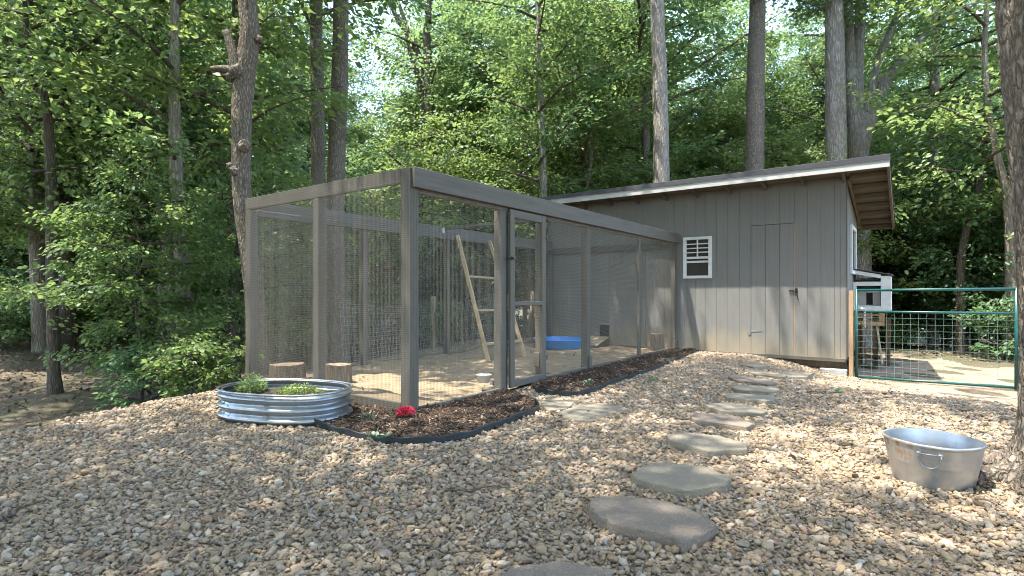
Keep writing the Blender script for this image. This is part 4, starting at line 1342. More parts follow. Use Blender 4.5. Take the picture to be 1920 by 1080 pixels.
def fpost(x, y, z1, r_, label, mat='fence_post', sq=False):
    z0 = g1(x, y)
    o = thing('fence_post', (x, y, z0), label, 'post')
    if sq: boxp('post', x - r_, x + r_, y - r_, y + r_, z0 - .2, z1, mat, o, .005)
    else: MB().tube([(x, y, z0 - .2), (x + .005, y, (z0 + z1) / 2), (x, y + .01, z1)], [r_ * 1.02, r_, r_ * .98], 14).build('post', M[mat], o, smooth=True)
    return o
fpost(5.46, 8.35, 1.19, .055, 'tallest square wooden fence post behind the gate latch end', 'raw_wood', True)
fpost(5.62, 9.3, .95, .055, 'middle round fence post behind the gate latch end')
fpost(5.66, 10.4, .86, .06, 'shortest round fence post behind the gate latch end')
def woven(name, pts, h, s, label, lean=0.0, cat='fence', r_=.0022, sag=0):
    o = thing(name, (pts[0][0], pts[0][1], g1(*pts[0])), label, cat)
    b = MB()
    P3 = []
    for i in range(len(pts) - 1):
        a = Vector((*pts[i], 0)); c = Vector((*pts[i + 1], 0)); L = (c - a).length; m_ = max(2, int(L / s))
        for k in range(m_):
            p = a.lerp(c, k / m_); P3.append(p)
    P3.append(Vector((*pts[-1], 0)))
    nz = int(h / (s * 1.25))
    col = []
    for i, p in enumerate(P3):
        z0 = g1(p.x, p.y) + .02
        w = .02 * math.sin(i * .37) + .012 * math.sin(i * 1.1)
        sg = 1 - sag * abs(math.sin(i * .045)) 
        col.append([(p.x + (lean * j / nz) + w * (j / nz), p.y + lean * .3 * j / nz, z0 + h * sg * j / nz) for j in range(nz + 1)])
    for c in col:
        b.wire(c[0], c[nz // 2], r_ * .8); b.wire(c[nz // 2], c[nz], r_ * .8)
    for j in range(nz + 1):
        for i in range(len(col) - 1):
            b.wire(col[i][j], col[i + 1][j], r_)
    b.build('woven_wire', M['fence_wire'], o, kind='stuff')
    return o
woven('wire_fence', [(-4.32, 2.5), (-4.30, 3.0), (-4.25, 4.7), (-4.2, 6.5), (-4.1, 8.2), (-3.9, 9.6)], 1.15, .062, 'sagging woven wire fence running behind the run', lean=-.10, sag=.25)
fpost(-4.22, 4.62, 1.08, .055, 'round pale fence post in the wire fence behind the run')
fpost(-4.12, 6.95, .55, .035, 'thin low fence post in the wire fence behind the ladder', 'brown_wood')
fpost(-4.05, 8.0, 1.2, .06, 'grey round fence post in the wire fence near the coop', 'fence_post')
woven('wire_fence', [(5.30, 7.5), (5.50, 8.3), (5.66, 9.3), (5.70, 10.4), (5.72, 11.6)], .86, .06, 'grey woven wire fence behind the gate latch end', cat='fence', r_=.0028)

# ------------------------------------------------------------------ trees
RV = Vector((math.cos(YAW), math.sin(YAW), 0))
def smooth_path(pts, rad, sub=4):
    P2, R2 = [], []
    n = len(pts)
    for i in range(n - 1):
        p0, p1, p2, p3 = pts[max(i - 1, 0)], pts[i], pts[i + 1], pts[min(i + 2, n - 1)]
        for s in range(sub):
            t = s / sub
            P2.append(.5 * ((2 * p1) + (p2 - p0) * t + (2 * p0 - 5 * p1 + 4 * p2 - p3) * t * t + (3 * p1 - p0 - 3 * p2 + p3) * t ** 3))
            R2.append(rad[i] + (rad[i + 1] - rad[i]) * t)
    P2.append(pts[-1]); R2.append(rad[-1])
    return P2, R2

def kites(P, A, Nn, L, W):
    S = np.cross(A, Nn)
    n = len(P)
    L = L[:, None]; W = W[:, None]
    mid = P + A * L * .48 + Nn * L * .06
    V = np.empty((n, 4, 3), np.float32)
    V[:, 0] = P; V[:, 1] = mid + S * W * .5 + Nn * L * .05; V[:, 2] = P + A * L - Nn * L * .06; V[:, 3] = mid - S * W * .5 + Nn * L * .05
    i = np.arange(n)[:, None] * 4
    F = np.concatenate([i + np.array([[0, 1, 2]]), i + np.array([[0, 2, 3]])], 0)
    return V.reshape(-1, 3), F
def ovals(P, A, Nn, L, W):
    S = np.cross(A, Nn); n = len(P); L = L[:, None]; W = W[:, None]
    V = np.empty((n, 6, 3), np.float32)
    V[:, 0] = P
    V[:, 1] = P + A * L * .30 + S * W * .42 + Nn * L * .05
    V[:, 2] = P + A * L * .66 + S * W * .40 + Nn * L * .03
    V[:, 3] = P + A * L - Nn * L * .08
    V[:, 4] = P + A * L * .66 - S * W * .40 + Nn * L * .03
    V[:, 5] = P + A * L * .30 - S * W * .42 + Nn * L * .05
    i = np.arange(n)[:, None] * 6
    F = np.concatenate([i + np.array([[0, 1, 2, 3]]), i + np.array([[0, 3, 4, 5]])], 0)
    return V.reshape(-1, 3), F
def norm(a): return a / (np.linalg.norm(a, axis=-1, keepdims=True) + 1e-9)

def leaf_sprays(rg, C, D, per, rs, leaf, shape=kites, flat=.55, droop=.22):
    # C centres (m,3), D outward directions (m,3): a fan of leaves round each
    m = len(C)
    C = np.repeat(C, per, 0); D = np.repeat(norm(D), per, 0)
    n = m * per
    rs_ = np.repeat(rs * np.exp(rg.normal(0, .25, m)), per)
    tilt = np.repeat(np.stack([rg.normal(0, .38, m), rg.normal(0, .38, m), np.ones(m)], 1), per, 0)
    up = norm(tilt)
    side = norm(np.cross(D, up)); D = norm(np.cross(up, side))
    u = rg.uniform(-.9, 1.1, n); v = rg.normal(0, .52, n) * (1.05 - .35 * u)
    w = rg.normal(0, .20, n)
    P = C + D * (u * rs_)[:, None] + side * (v * rs_)[:, None] + up * (w * rs_)[:, None]
    P[:, 2] -= (u * u * .12 + v * v * .1) * rs_
    ang = v * .9 + rg.normal(0, .6, n)
    A = D * np.cos(ang)[:, None] + side * np.sin(ang)[:, None]
    A[:, 2] -= droop + rg.normal(0, .22, n)
    A = norm(A)
    Nn = up + rg.normal(0, flat, (n, 3))
    Nn = norm(Nn - A * (Nn * A).sum(1, keepdims=True))
    L = leaf * np.exp(rg.normal(0, .22, n)); W = L * rg.uniform(.5, .72, n)
    return shape(P, A, Nn, L, W)

def crown(seed, h0, h1, Rr, nl, per, leaf, rs, rise=(.1, .5), prof=None, shape=kites, spl=1.0, lo=.22):
    rg = np.random.default_rng(seed)
    limbs = []; C = []; D = []
    for i in range(nl):
        t = (i + rg.uniform(0, 1)) / nl
        z = h0 + (h1 - h0) * t
        a = i * 2.399 + rg.uniform(-.5, .5)
        pr = prof(t) if prof else math.sin(math.pi * min(1, .18 + t * .82)) ** .7
        L = Rr * pr * rg.uniform(.7, 1.15) + .25
        d = np.array([math.cos(a), math.sin(a), 0.])
        up = rg.uniform(*rise)
        pts = []
        bend = rg.normal(0, .25)
        perp = np.array([-d[1], d[0], 0])
        for k in range(6):
            s = k / 5
            pts.append(d * L * s + perp * bend * L * s * s + np.array([0, 0, z + L * up * s * (1 - .35 * s)]))
        limbs.append((pts, .012 + .016 * L))
        ns = max(2, int(spl * L / (rs * .62)))
        for k in range(ns):
            s = lo + (1 - lo) * (k + rg.uniform(0, 1)) / ns
            j = min(4, int(s * 5)); f = s * 5 - j
            p = pts[j] * (1 - f) + pts[j + 1] * f
            spread = .38 * L * (.35 + .65 * s)
            sd = rg.choice([-1, 1]) * rg.uniform(.05, 1)
            off = perp * sd * spread
            C.append(p + off + np.array([0, 0, rg.normal(0, .12 * rs + .05)]))
            D.append(d + perp * sd * 1.1 + rg.normal(0, .2, 3))
            if abs(sd) > .35:
                limbs.append(([p, p + off * .55 + np.array([0, 0, .05]), p + off], .012))
    V, F = leaf_sprays(rg, np.array(C), np.array(D), per, rs, leaf, shape)
    return V, F, limbs
def limb_mesh(name, limbs, trunk=None):
    b = MB()
    if trunk: b.tube(trunk[0], trunk[1], 9)
    for pts, r0 in limbs:
        n = len(pts)
        b.tube(pts, [max(.004, r0 * (1 - .85 * k / (n - 1))) for k in range(n)], 5 if n > 3 else 3, cap=False)
    me = bpy.data.meshes.new(name)
    me.from_pydata([tuple(v) for v in b.v], [], b.f)
    for p in me.polygons: p.use_smooth = True
    return me

VAR = {}
def variant(key, seed, trunk_h, trunk_r, leafmat, bark, **kw):
    V, F, limbs = crown(seed, **kw)
    rg = random.Random(seed)
    wob = [Vector((rg.gauss(0, .05) * i * trunk_h / 12, rg.gauss(0, .05) * i * trunk_h / 12, -.4 + (trunk_h + .4) * i / 7)) for i in range(8)]
    wob[0].x = wob[0].y = 0
    me_c = np_mesh('crown', V, F); me_c.materials.append(M[leafmat])
    tp, tr = smooth_path(wob, [trunk_r * (1.25 if i == 0 else 1 - .82 * i / 7) for i in range(8)], 2)
    me_t = limb_mesh('trunk', limbs, (tp, tr)); me_t.materials.append(M[bark])
    me_b = limb_mesh('branches', limbs); me_b.materials.append(M[bark])
    VAR[key] = (me_t, me_c, me_b)
lv = ['leaf', 'leaf_y', 'leaf', 'leaf_d', 'leaf_y']
for i in range(6):
    variant('mid%d' % i, 100 + i, 9.5 + i * .9, .075 + .012 * i, lv[i % 5], 'bark_far' if i % 2 else 'bark_dark',
            h0=1.9 + .25 * i, h1=9.6 + i * .9, Rr=2.5 + .12 * i, nl=46, per=84, leaf=[.085, .105, .095, .12, .09, .11][i], rs=.46, rise=(.05, .45))
for i in range(4):
    variant('tall%d' % i, 200 + i, 17 + i, .15 + .02 * i, lv[(i + 1) % 5], 'bark_brown' if i % 2 else 'bark_far',
            h0=5.5 + .6 * i, h1=17.6 + i, Rr=3.6, nl=50, per=62, leaf=.12, rs=.58, rise=(.25, .8))
for i in range(4):
    variant('under%d' % i, 300 + i, 4.0 + .6 * i, .035 + .006 * i, ['leaf', 'leaf_d', 'leaf', 'leaf_y'][i], 'bark_dark',
            h0=.7 + .1 * i, h1=4.2 + .6 * i, Rr=1.9 + .1 * i, nl=27, per=66, leaf=[.085, .10, .09, .105][i], rs=.36, rise=(.0, .3), shape=ovals)
for i in range(3):
    variant('shrub%d' % i, 400 + i, .8 + .3 * i, .012, ['leaf', 'leaf_y', 'leaf_d'][i], 'bark_dark',
            h0=.12, h1=.85 + .3 * i, Rr=.75 + .1 * i, nl=16, per=34, leaf=.085, rs=.20, rise=(.1, .7), shape=ovals)
# high crowns for the large trunks whose boughs start out of the picture
for i in range(3):
    variant('high%d' % i, 500 + i, 20, .12, ['leaf', 'leaf_y', 'leaf_d'][i], 'bark_brown',
            h0=8.0, h1=19, Rr=3.2, nl=28, per=54, leaf=.16, rs=.62, rise=(.3, .9))
for i in range(2):
    variant('dapple%d' % i, 540 + i, 18, .13, ['leaf_y', 'leaf'][i], 'bark_brown',
            h0=7.8, h1=17, Rr=3.3, nl=22, per=120, leaf=.155, rs=.78, rise=(.3, .9), spl=.8)
for i in range(2):
    variant('sparse%d' % i, 520 + i, 12, .08, ['leaf_y', 'leaf'][i], 'bark_dark',
            h0=4.0, h1=13, Rr=2.2, nl=26, per=46, leaf=.14, rs=.5, rise=(.2, .7))

def put(name, key, x, y, label, cat, group=None, rz=0, s=1.0, sz=None, dz=0):
    me_t, me_c, me_b = VAR[key]
    e = thing(name, (x, y, g1(x, y) + dz), label, cat, group)
    e.rotation_euler = (0, 0, rz); e.scale = (s, s, sz or s)
    link('trunk', me_t, None, e); link('crown', me_c, None, e)
    return e

TREES = [
    ('knotty_oak', (-3.18, 0.3), 'bark_brown', 'oak trunk with mossy knots and a broken branch stub behind the run corner',
     [[(0.0, -0.117, 0.211), (-0.014, 0.094, 0.175), (-0.021, 0.796, 0.147), (-0.112, 1.638, 0.14), (-0.211, 2.409, 0.137), (-0.218, 3.251, 0.144), (-0.203, 3.813, 0.161), (-0.147, 4.234, 0.154), (-0.112, 4.585, 0.14), (-0.14, 5.006, 0.133), (-0.154, 6.058, 0.119), (-0.098, 9.216, 0.084)]]),
    ('slim_oak', (-5.89, 3.08), 'bark_brown', 'slimmer of two dark straight trunks above the run side',
     [[(0.0, -0.259, 0.162), (-0.022, 1.037, 0.14), (-0.032, 3.519, 0.135), (-0.054, 5.463, 0.124), (-0.086, 7.082, 0.119), (-0.108, 10.32, 0.097), (-0.108, 14.638, 0.054)]]),
    ('straight_oak', (-4.69, 2.72), 'bark_brown', 'thicker of two dark straight trunks above the run side',
     [[(0.0, -0.376, 0.206), (-0.039, 0.262, 0.167), (-0.118, 2.421, 0.157), (-0.079, 4.089, 0.152), (-0.029, 5.561, 0.142), (-0.02, 6.543, 0.137), (0.01, 9.487, 0.108), (0.039, 13.412, 0.059)]]),
    ('pale_tree', (-1.02, 9.12), 'bark_grey', 'pale grey straight trunk rising behind the coop roof, left of centre',
     [[(0.0, -0.26, 0.217), (-0.026, 3.057, 0.191), (-0.051, 4.971, 0.179), (-0.102, 6.885, 0.166), (-0.14, 8.16, 0.159), (-0.166, 11.988, 0.115), (-0.14, 15.815, 0.064)]]),
    ('brown_tree', (0.5, 11.47), 'bark_brown', 'brown trunk behind the middle of the coop roof',
     [[(0.0, -0.368, 0.275), (0.014, 3.204, 0.234), (0.041, 5.952, 0.22), (0.069, 7.6, 0.199), (0.096, 8.7, 0.192), (0.096, 12.821, 0.137), (0.124, 16.943, 0.069)]]),
    ('tall_ash', (2.21, 12.73), 'bark_grey', 'straight grey trunk of the clump behind the right roof end',
     [[(0.0, -0.368, 0.275), (0.0, 4.166, 0.247), (-0.014, 5.952, 0.234), (-0.041, 7.875, 0.213), (-0.055, 8.7, 0.206), (-0.082, 12.821, 0.137), (-0.11, 16.943, 0.069)]]),
    ('slender_tree', (-6.79, -0.92), 'bark_dark', 'slender dark trunk standing on the bare dirt at the left',
     [[(0.0, -0.418, 0.106), (-0.024, 0.006, 0.077), (-0.049, 1.064, 0.073), (-0.057, 2.042, 0.069), (-0.073, 2.938, 0.065), (-0.114, 3.793, 0.057), (-0.212, 4.323, 0.049), (-0.358, 4.73, 0.041), (-0.456, 5.3, 0.033), (-0.472, 6.115, 0.024)]]),
    ('shade_trunk', (-11.75, 0.04), 'bark_far', 'stout grey trunk at the far left behind the slender dark one',
     [[(0.0, -0.387, 0.177), (-0.024, 0.555, 0.147), (-0.071, 1.968, 0.141), (-0.118, 3.146, 0.13), (-0.118, 4.677, 0.118), (-0.165, 6.443, 0.106), (-0.188, 7.621, 0.094), (-0.188, 11.154, 0.059)]]),
    ('dim_trunk', (-12.5, 0.72), 'bark_dark', 'dark trunk just right of the slender tree on the dirt',
     [[(0.0, -0.515, 0.191), (-0.026, 1.016, 0.166), (-0.051, 2.802, 0.159), (-0.077, 4.333, 0.14), (-0.128, 6.247, 0.121), (-0.204, 8.16, 0.108), (-0.23, 11.988, 0.064)]]),
    ('white_barked_tree', (-5.28, 0.3), 'bark_grey', 'pale barked trunk standing left of the knotty oak',
     [[(0.0, -0.321, 0.124), (-0.016, 0.239, 0.107), (-0.041, 1.228, 0.103), (-0.107, 2.382, 0.099), (-0.148, 3.042, 0.095), (-0.165, 3.578, 0.087), (-0.181, 4.443, 0.074), (-0.173, 5.35, 0.062), (-0.157, 7.328, 0.037)]]),
    ('ivy_tree', (-5.25, 0.95), 'bark_dark', 'dark trunk close to the left corner post of the run',
     [[(0.0, -0.295, 0.114), (0.026, 0.36, 0.087), (0.035, 1.233, 0.087), (0.061, 2.194, 0.083), (0.087, 2.892, 0.07), (0.105, 4.203, 0.057), (0.087, 5.513, 0.039), (0.087, 6.823, 0.026)]]),
    ('thin_tree', (-3.85, 8.29), 'bark_grey', 'thin pale trunk seen between run door and coop',
     [[(0.0, -0.231, 0.096), (-0.014, 1.555, 0.089), (-0.027, 3.616, 0.089), (-0.055, 4.99, 0.082), (-0.124, 6.639, 0.069), (-0.179, 8.7, 0.055)]]),
    ('gate_oak', (4.28, 16.72), 'bark_far', 'mottled trunk beyond the gate, left of the others there',
     [[(0.0, -0.899, 0.173), (-0.016, 0.985, 0.141), (-0.063, 3.183, 0.141), (0.0, 5.068, 0.133), (0.063, 7.423, 0.118), (0.11, 9.778, 0.102), (0.11, 14.489, 0.063)]]),
    ('leaning_dark_tree', (4.71, 13.32), 'bark_dark', 'dark leaning trunk beyond the middle of the gate',
     [[(0.0, -0.324, 0.102), (0.0, 1.016, 0.089), (0.038, 2.037, 0.083), (0.191, 2.802, 0.077), (0.408, 3.44, 0.064), (0.587, 4.716, 0.051), (0.638, 6.247, 0.038)]]),
    ('fence_tree', (5.56, 12.7), 'bark_far', 'crooked trunk behind the fence posts at the gate latch end',
     [[(0.0, -0.151, 0.165), (-0.012, 1.733, 0.141), (-0.047, 2.675, 0.118), (-0.153, 3.499, 0.106), (-0.365, 4.324, 0.094), (-0.53, 5.266, 0.082), (-0.601, 6.443, 0.065), (-0.553, 7.621, 0.053), (-0.53, 9.976, 0.035)]]),
    ('twin_tree', (-2.51, 11.75), 'bark_brown', 'thin trunk just left of the pale trunk behind the roof',
     [[(0.0, -0.585, 0.141), (-0.016, 3.497, 0.126), (-0.031, 5.853, 0.118), (-0.094, 7.894, 0.102), (-0.126, 9.778, 0.094), (-0.188, 13.703, 0.055)]]),
    ('forked_maple', (2.66, 13.8), 'bark_grey', 'multi-stemmed grey tree with a limb leaning far right behind the roof',
     [[(0.0, -0.433, 0.315), (-0.014, 3.005, 0.258), (-0.043, 4.725, 0.229), (-0.086, 6.158, 0.172), (-0.057, 7.59, 0.143), (0.029, 9.023, 0.129), (0.057, 12.605, 0.072)],
      [(-0.014, 4.582, 0.158), (-0.201, 6.158, 0.143), (-0.287, 7.877, 0.129), (-0.315, 9.023, 0.115), (-0.373, 12.605, 0.057)],
      [(-0.014, 4.152, 0.186), (0.086, 5.155, 0.172), (0.401, 6.158, 0.158), (0.802, 7.017, 0.136), (1.476, 7.805, 0.107), (2.292, 8.479, 0.079), (3.267, 9.023, 0.043)],
      [(0.0, 5.441, 0.107), (0.258, 6.301, 0.1), (0.473, 7.304, 0.093), (0.802, 8.163, 0.079), (1.118, 9.023, 0.064), (1.261, 10.169, 0.043)]]),
    ('forked_oak', (-9.08, 9.42), 'bark_dark', 'dark forked tree standing out against the sky above the run',
     [[(0.0, -0.449, 0.23), (0.0, 3.791, 0.194), (-0.018, 6.264, 0.177), (-0.053, 8.384, 0.15), (-0.106, 9.797, 0.115), (0.0, 10.857, 0.088), (0.035, 12.976, 0.053)],
      [(-0.053, 8.207, 0.106), (-0.318, 8.913, 0.097), (-0.671, 9.62, 0.088), (-1.025, 10.15, 0.079), (-1.254, 10.68, 0.071), (-1.431, 11.916, 0.044)],
      [(-0.035, 6.44, 0.106), (-0.371, 8.207, 0.088), (-0.636, 9.09, 0.079), (-0.777, 9.973, 0.071), (-1.078, 10.857, 0.053)]]),
    ('far_forked_tree', (-15.6, 0.94), 'bark_far', 'grey forked tree against the sky in the top left corner',
     [[(0.0, -0.182, 0.177), (-0.029, 3.351, 0.147), (-0.177, 4.97, 0.125), (-0.442, 6.148, 0.103), (-0.5, 7.472, 0.088), (-0.53, 8.65, 0.074), (-0.486, 9.828, 0.059), (-0.471, 12.183, 0.029)],
      [(-0.265, 5.412, 0.074), (0.029, 6.589, 0.059), (0.177, 7.472, 0.044)],
      [(-0.471, 7.767, 0.059), (-0.648, 8.65, 0.052), (-0.765, 9.239, 0.044), (-0.854, 10.122, 0.029)]]),
    ('leaning_oak', (-9.33, 1.8), 'bark_dark', 'dark trunk leaning left through the leaves above the dirt',
     [[(0.0, -0.505, 0.153), (-0.094, 1.497, 0.13), (-0.33, 3.146, 0.112), (-0.73, 4.795, 0.094), (-1.06, 5.737, 0.088), (-1.472, 6.561, 0.077), (-1.943, 7.386, 0.071), (-2.237, 8.092, 0.059), (-2.709, 9.505, 0.035)]]),
]


CROWN_FOR = {'knotty_oak': ('dapple0', .9), 'slim_oak': ('dapple1', .8), 'straight_oak': ('dapple1', .9), 'pale_tree': ('dapple1', .75), 'brown_tree': ('dapple0', .65), 'tall_ash': ('dapple1', .62),
    'slender_tree': ('sparse0', .75), 'shade_trunk': ('mid1', 1.0), 'dim_trunk': ('mid2', 1.05), 'white_barked_tree': ('sparse1', .85), 'ivy_tree': ('sparse0', .8), 'thin_tree': ('sparse1', .9),
    'gate_oak': ('sparse0', 1.2), 'leaning_dark_tree': ('sparse1', .8), 'fence_tree': ('sparse0', .9), 'twin_tree': ('sparse1', 1.2),
    'forked_maple': ('dapple0', .68), 'forked_oak': ('dapple1', .75), 'far_forked_tree': ('sparse1', 1.0), 'leaning_oak': ('sparse0', 1.0)}
NAMES = {'knotty_oak': 'oak_tree', 'slim_oak': 'oak_tree', 'straight_oak': 'oak_tree', 'leaning_oak': 'oak_tree', 'gate_oak': 'oak_tree', 'forked_oak': 'oak_tree', 'forked_maple': 'maple_tree', 'tall_ash': 'ash_tree'}
def bumpy_tube(pts, rad, seg, amp, fz, ft, seed):
    # trunk skin with vertical ridges pushed out of the surface
    V = []; F = []
    ref = Vector((1, 0, 0))
    L = 0
    for i, p in enumerate(pts):
        d = (pts[min(i + 1, len(pts) - 1)] - pts[max(i - 1, 0)]).normalized()
        a = (ref - d * ref.dot(d)).normalized(); b = d.cross(a); ref = a
        if i: L += (pts[i] - pts[i - 1]).length
        for k in range(seg):
            t = 2 * math.pi * k / seg
            q = Vector((math.cos(t) * ft, math.sin(t) * ft, L * fz + seed))
            w = noise.noise(q * 1.0) + .5 * noise.noise(q * 2.3)
            h = 1 - 2.2 * abs(w)
            big = noise.noise(Vector((math.cos(t) * .9, math.sin(t) * .9, L * .8 + seed * 3)))
            rr = rad[i] * (1 + .06 * big) + amp * h
            V.append(p + (a * math.cos(t) + b * math.sin(t)) * rr)
    for i in range(len(pts) - 1):
        for k in range(seg):
            k2 = (k + 1) % seg
            F.append((i * seg + k, i * seg + k2, (i + 1) * seg + k2, (i + 1) * seg + k))
    return np_mesh('trunk', [tuple(v) for v in V], F, True)
for nm, (bx, by), bark, label, stems in TREES:
    bz = g1(bx, by)
    e = thing(NAMES.get(nm, 'forest_tree'), (bx, by, bz), label, 'tree')
    for si, st_ in enumerate(stems):
        pts = [RV * l + Vector((0, 0, z - bz)) for l, z, r_ in st_]
        rad = [r_ for _, _, r_ in st_]
        if si == 0:
            pts.insert(0, Vector((pts[0].x, pts[0].y, min(pts[0].z, 0) - .3))); rad.insert(0, rad[0] * 1.15)
        if nm in ('knotty_oak', 'fence_tree'):
            rad = [r_ * .80 for r_ in rad]
        if nm == 'knotty_oak':
            P2, R2 = smooth_path(pts, rad, 16)
            me = bumpy_tube(P2, R2, 56, .008, 3.2, 6.5, 3.0)
        else:
            P2, R2 = smooth_path(pts, rad, 5)
            me = bumpy_tube(P2, R2, 18, .004, 2.5, 3.5, si + len(nm))
        me.materials.append(M[bark])
        link('trunk' if si == 0 else 'limb', me, None, e)
    key, s = CROWN_FOR[nm]
    me_t, me_c, me_b = VAR[key]
    off = RV * stems[0][min(len(stems[0]) - 1, 7)][0]
    rz = (bx * 3.7 + by * 1.9) % 6.28
    if nm == 'knotty_oak': off = off + Vector((1.7, .5, 0))
    up_ = 3.2 if nm in ('forked_maple', 'tall_ash', 'pale_tree', 'brown_tree') else 0
    c = link('crown', me_c, None, e); c.location = (off.x, off.y, up_); c.scale = (s, s, s); c.rotation_euler = (0, 0, rz)
    c2 = link('branches', me_b, M[bark], e); c2.location = (off.x, off.y, up_); c2.scale = (s, s, s); c2.rotation_euler = (0, 0, rz)
    if nm == 'knotty_oak':
        px = 7.15 / 1019
        def kp(x, y, out=0): return RV * ((x - 484) * px) + Vector((0, 0, 1.15 - (y - 549.5) * px - bz)) + Vector((math.sin(YAW), -math.cos(YAW), 0)) * out
        def limb(lst, rads):
            P2, R2 = smooth_path([kp(*p) for p in lst], [r_ * px for r_ in rads], 5)
            me = bumpy_tube(P2 + [P2[-1]], R2 + [.002], 16, .004, 8, 2.5, len(lst) + 1.0)
            me.materials.append(M['bark_brown']); link('branch_stub', me, None, e)
        limb([(452, 152, .05), (446, 125, .06), (441, 100, .08), (430, 64, .09)], [13, 11, 8, 6])
        limb([(448, 140, .05), (428, 134, .07), (402, 134, .09)], [10, 7, 4])
        for (kx, ky, kr, o_) in ((437, 148, 9, .06), (452, 140, 13, .10), (466, 278, 11, .11), (435, 313, 7, .04), (448, 325, 8, .12), (487, 76, 8, .03), (446, 322, 6, .13)):
            bm = bmesh.new(); bmesh.ops.create_icosphere(bm, subdivisions=3, radius=1)
            c0 = kp(kx, ky, o_)
            for v in bm.verts:
                v.co = c0 + v.co * kr * px * (1 + .35 * noise.noise(v.co * 2 + Vector((kx, ky, 0))))
            me = bpy.data.meshes.new('knot'); bm.to_mesh(me); bm.free()
            for p in me.polygons: p.use_smooth = True
            me.materials.append(M['bark_brown']); link('knot', me, None, e)

# the big trunk beside the tub, leaning slightly left as it rises
nt_x, nt_y = 4.52, 1.02
nz = g1(nt_x, nt_y)
e = thing('oak_tree', (nt_x, nt_y, nz), 'big pale ridged trunk at the right picture edge beside the tub', 'tree')
pts = [RV * l + Vector((0, 0, z)) for l, z in ((-.05, -.25), (-.04, .0), (-.03, .12), (-.02, .35), (-.03, .8), (-.06, 1.3), (-.12, 2.0), (-.19, 2.8), (-.28, 4.0), (-.3, 6), (-.4, 9), (-.4, 13))]
rad = [.40, .33, .265, .225, .205, .20, .195, .19, .18, .17, .13, .06]
P2, R2 = smooth_path(pts, rad, 1)
PP, RR = [], []
for i in range(len(P2) - 1):
    m_ = max(2, int((P2[i + 1] - P2[i]).length / (.025 if P2[i].z < 3 else .12)))
    for k in range(m_):
        PP.append(P2[i].lerp(P2[i + 1], k / m_)); RR.append(R2[i] + (R2[i + 1] - R2[i]) * k / m_)
PP.append(P2[-1]); RR.append(R2[-1])
me = bumpy_tube(PP, RR, 110, .013, 4.2, 8.0, 1.0); me.materials.append(M['bark_near'])
link('trunk', me, None, e)
for a, L in ((3.45, .55), (2.7, .35), (4.6, .5), (.3, .4)):
    d = Vector((math.cos(a), math.sin(a), 0))
    pr = [d * .22 + Vector((0, 0, .14)), d * .34 + Vector((0, 0, .055)), d * (.3 + L * .5) + Vector((0, 0, .025)), d * (.3 + L) + Vector((0, 0, -.03))]
    P2, R2 = smooth_path(pr, [.09, .06, .035, .012], 5)
    me = bumpy_tube(P2, R2, 16, .006, 8, 3, a); me.materials.append(M['bark_near']); link('root', me, None, e)
me_t, me_c, me_b = VAR['high1']
c = link('crown', me_c, None, e); c.location = (-.3, -.25, 0); c.scale = (.8, .8, .75); c.rotation_euler = (0, 0, 1.0)
c = link('branches', me_b, None, e); c.location = (-.3, -.25, 0); c.scale = (.8, .8, .75); c.rotation_euler = (0, 0, 1.0)

# trees standing left of and behind the viewer: they throw the dappled shade
SHADE = [(-2.9, -5.8, 'dapple0', .75, .3), (.3, -5.0, 'dapple1', .85, 2.2), (3.4, -6.4, 'dapple0', .8, .7), (7.2, -.6, 'dapple1', .8, 2.6), (-9.0, -6.5, 'high2', .9, 1.2), (6.9, -6.0, 'high1', .8, 3.0),
         (9.5, -3.0, 'mid2', 1.0, .5), (11, -7, 'tall1', .9, 4), (8.0, -10.5, 'tall0', .9, 2), (4.5, -12.5, 'mid5', 1.1, 1), (1.0, -12, 'tall2', .9, 5), (-2.5, -12.0, 'mid3', 1.1, 3),
         (-6.5, -11, 'tall3', .9, 2.4), (-10, -10.5, 'mid1', 1.1, .2), (13, -1, 'tall2', .9, .9), (6.5, -14, 'mid0', 1.2, 2.9), (-.5, -15, 'mid4', 1.2, 4.4)]
for x, y, k, s, rz in SHADE:
    put('yard_tree', k, x, y, 'tall broadleaf tree at the yard edge outside the picture', 'tree', 'trees around the yard', rz, s)

# the woods
rg = random.Random(21)
placed = [(t[1][0], t[1][1]) for t in TREES]
def cdp(x, y):
    c, d = cam_cd(np.array(x), np.array(y)); return float(c), float(d)
SHOWN = [(b_[0] / b_[1], b_[1]) for b_ in [cdp(*t[1]) for t in TREES if t[0] in ('forked_maple', 'tall_ash', 'pale_tree', 'brown_tree', 'slim_oak', 'straight_oak')]] + [(.72, 14.5), (-.155, 14.5)]
def free(x, y, gap):
    if -5.0 < x < 7.0 and -7 < y < 10.6: return False
    q = float(edge_x(y)) - x
    if q < 1.2 and y < 10: return False
    if x > 2.5 and x < 6.6 and y < 12.0: return False
    c_, d_ = cdp(x, y)
    for bn, dn in SHOWN:
        if d_ < dn + .5 and abs(c_ / d_ - bn) < .015 + 1.7 / d_: return False
    return all((x - a) ** 2 + (y - b) ** 2 > gap * gap for a, b in placed)
RECS = []
def fill(n, d0, d1, keys, kind, gap, smin, smax, cmax=1.12, cond=None):
    k = 0; tries = 0
    while k < n and tries < n * 60:
        tries += 1
        d = d0 + (d1 - d0) * rg.random()
        c = rg.uniform(-cmax, cmax) * d
        x = CAM.x + c * RT[0] + d * FW[0]; y = CAM.y + c * RT[1] + d * FW[1]
        if not free(x, y, gap): continue
        if cond and not cond(x, y, c, d): continue
        placed.append((x, y))
        s = rg.uniform(smin, smax)
        RECS.append((kind, c / d, d, rg.choice(keys), x, y, rg.uniform(0, 6.28), s, s * rg.uniform(.9, 1.12)))
        k += 1
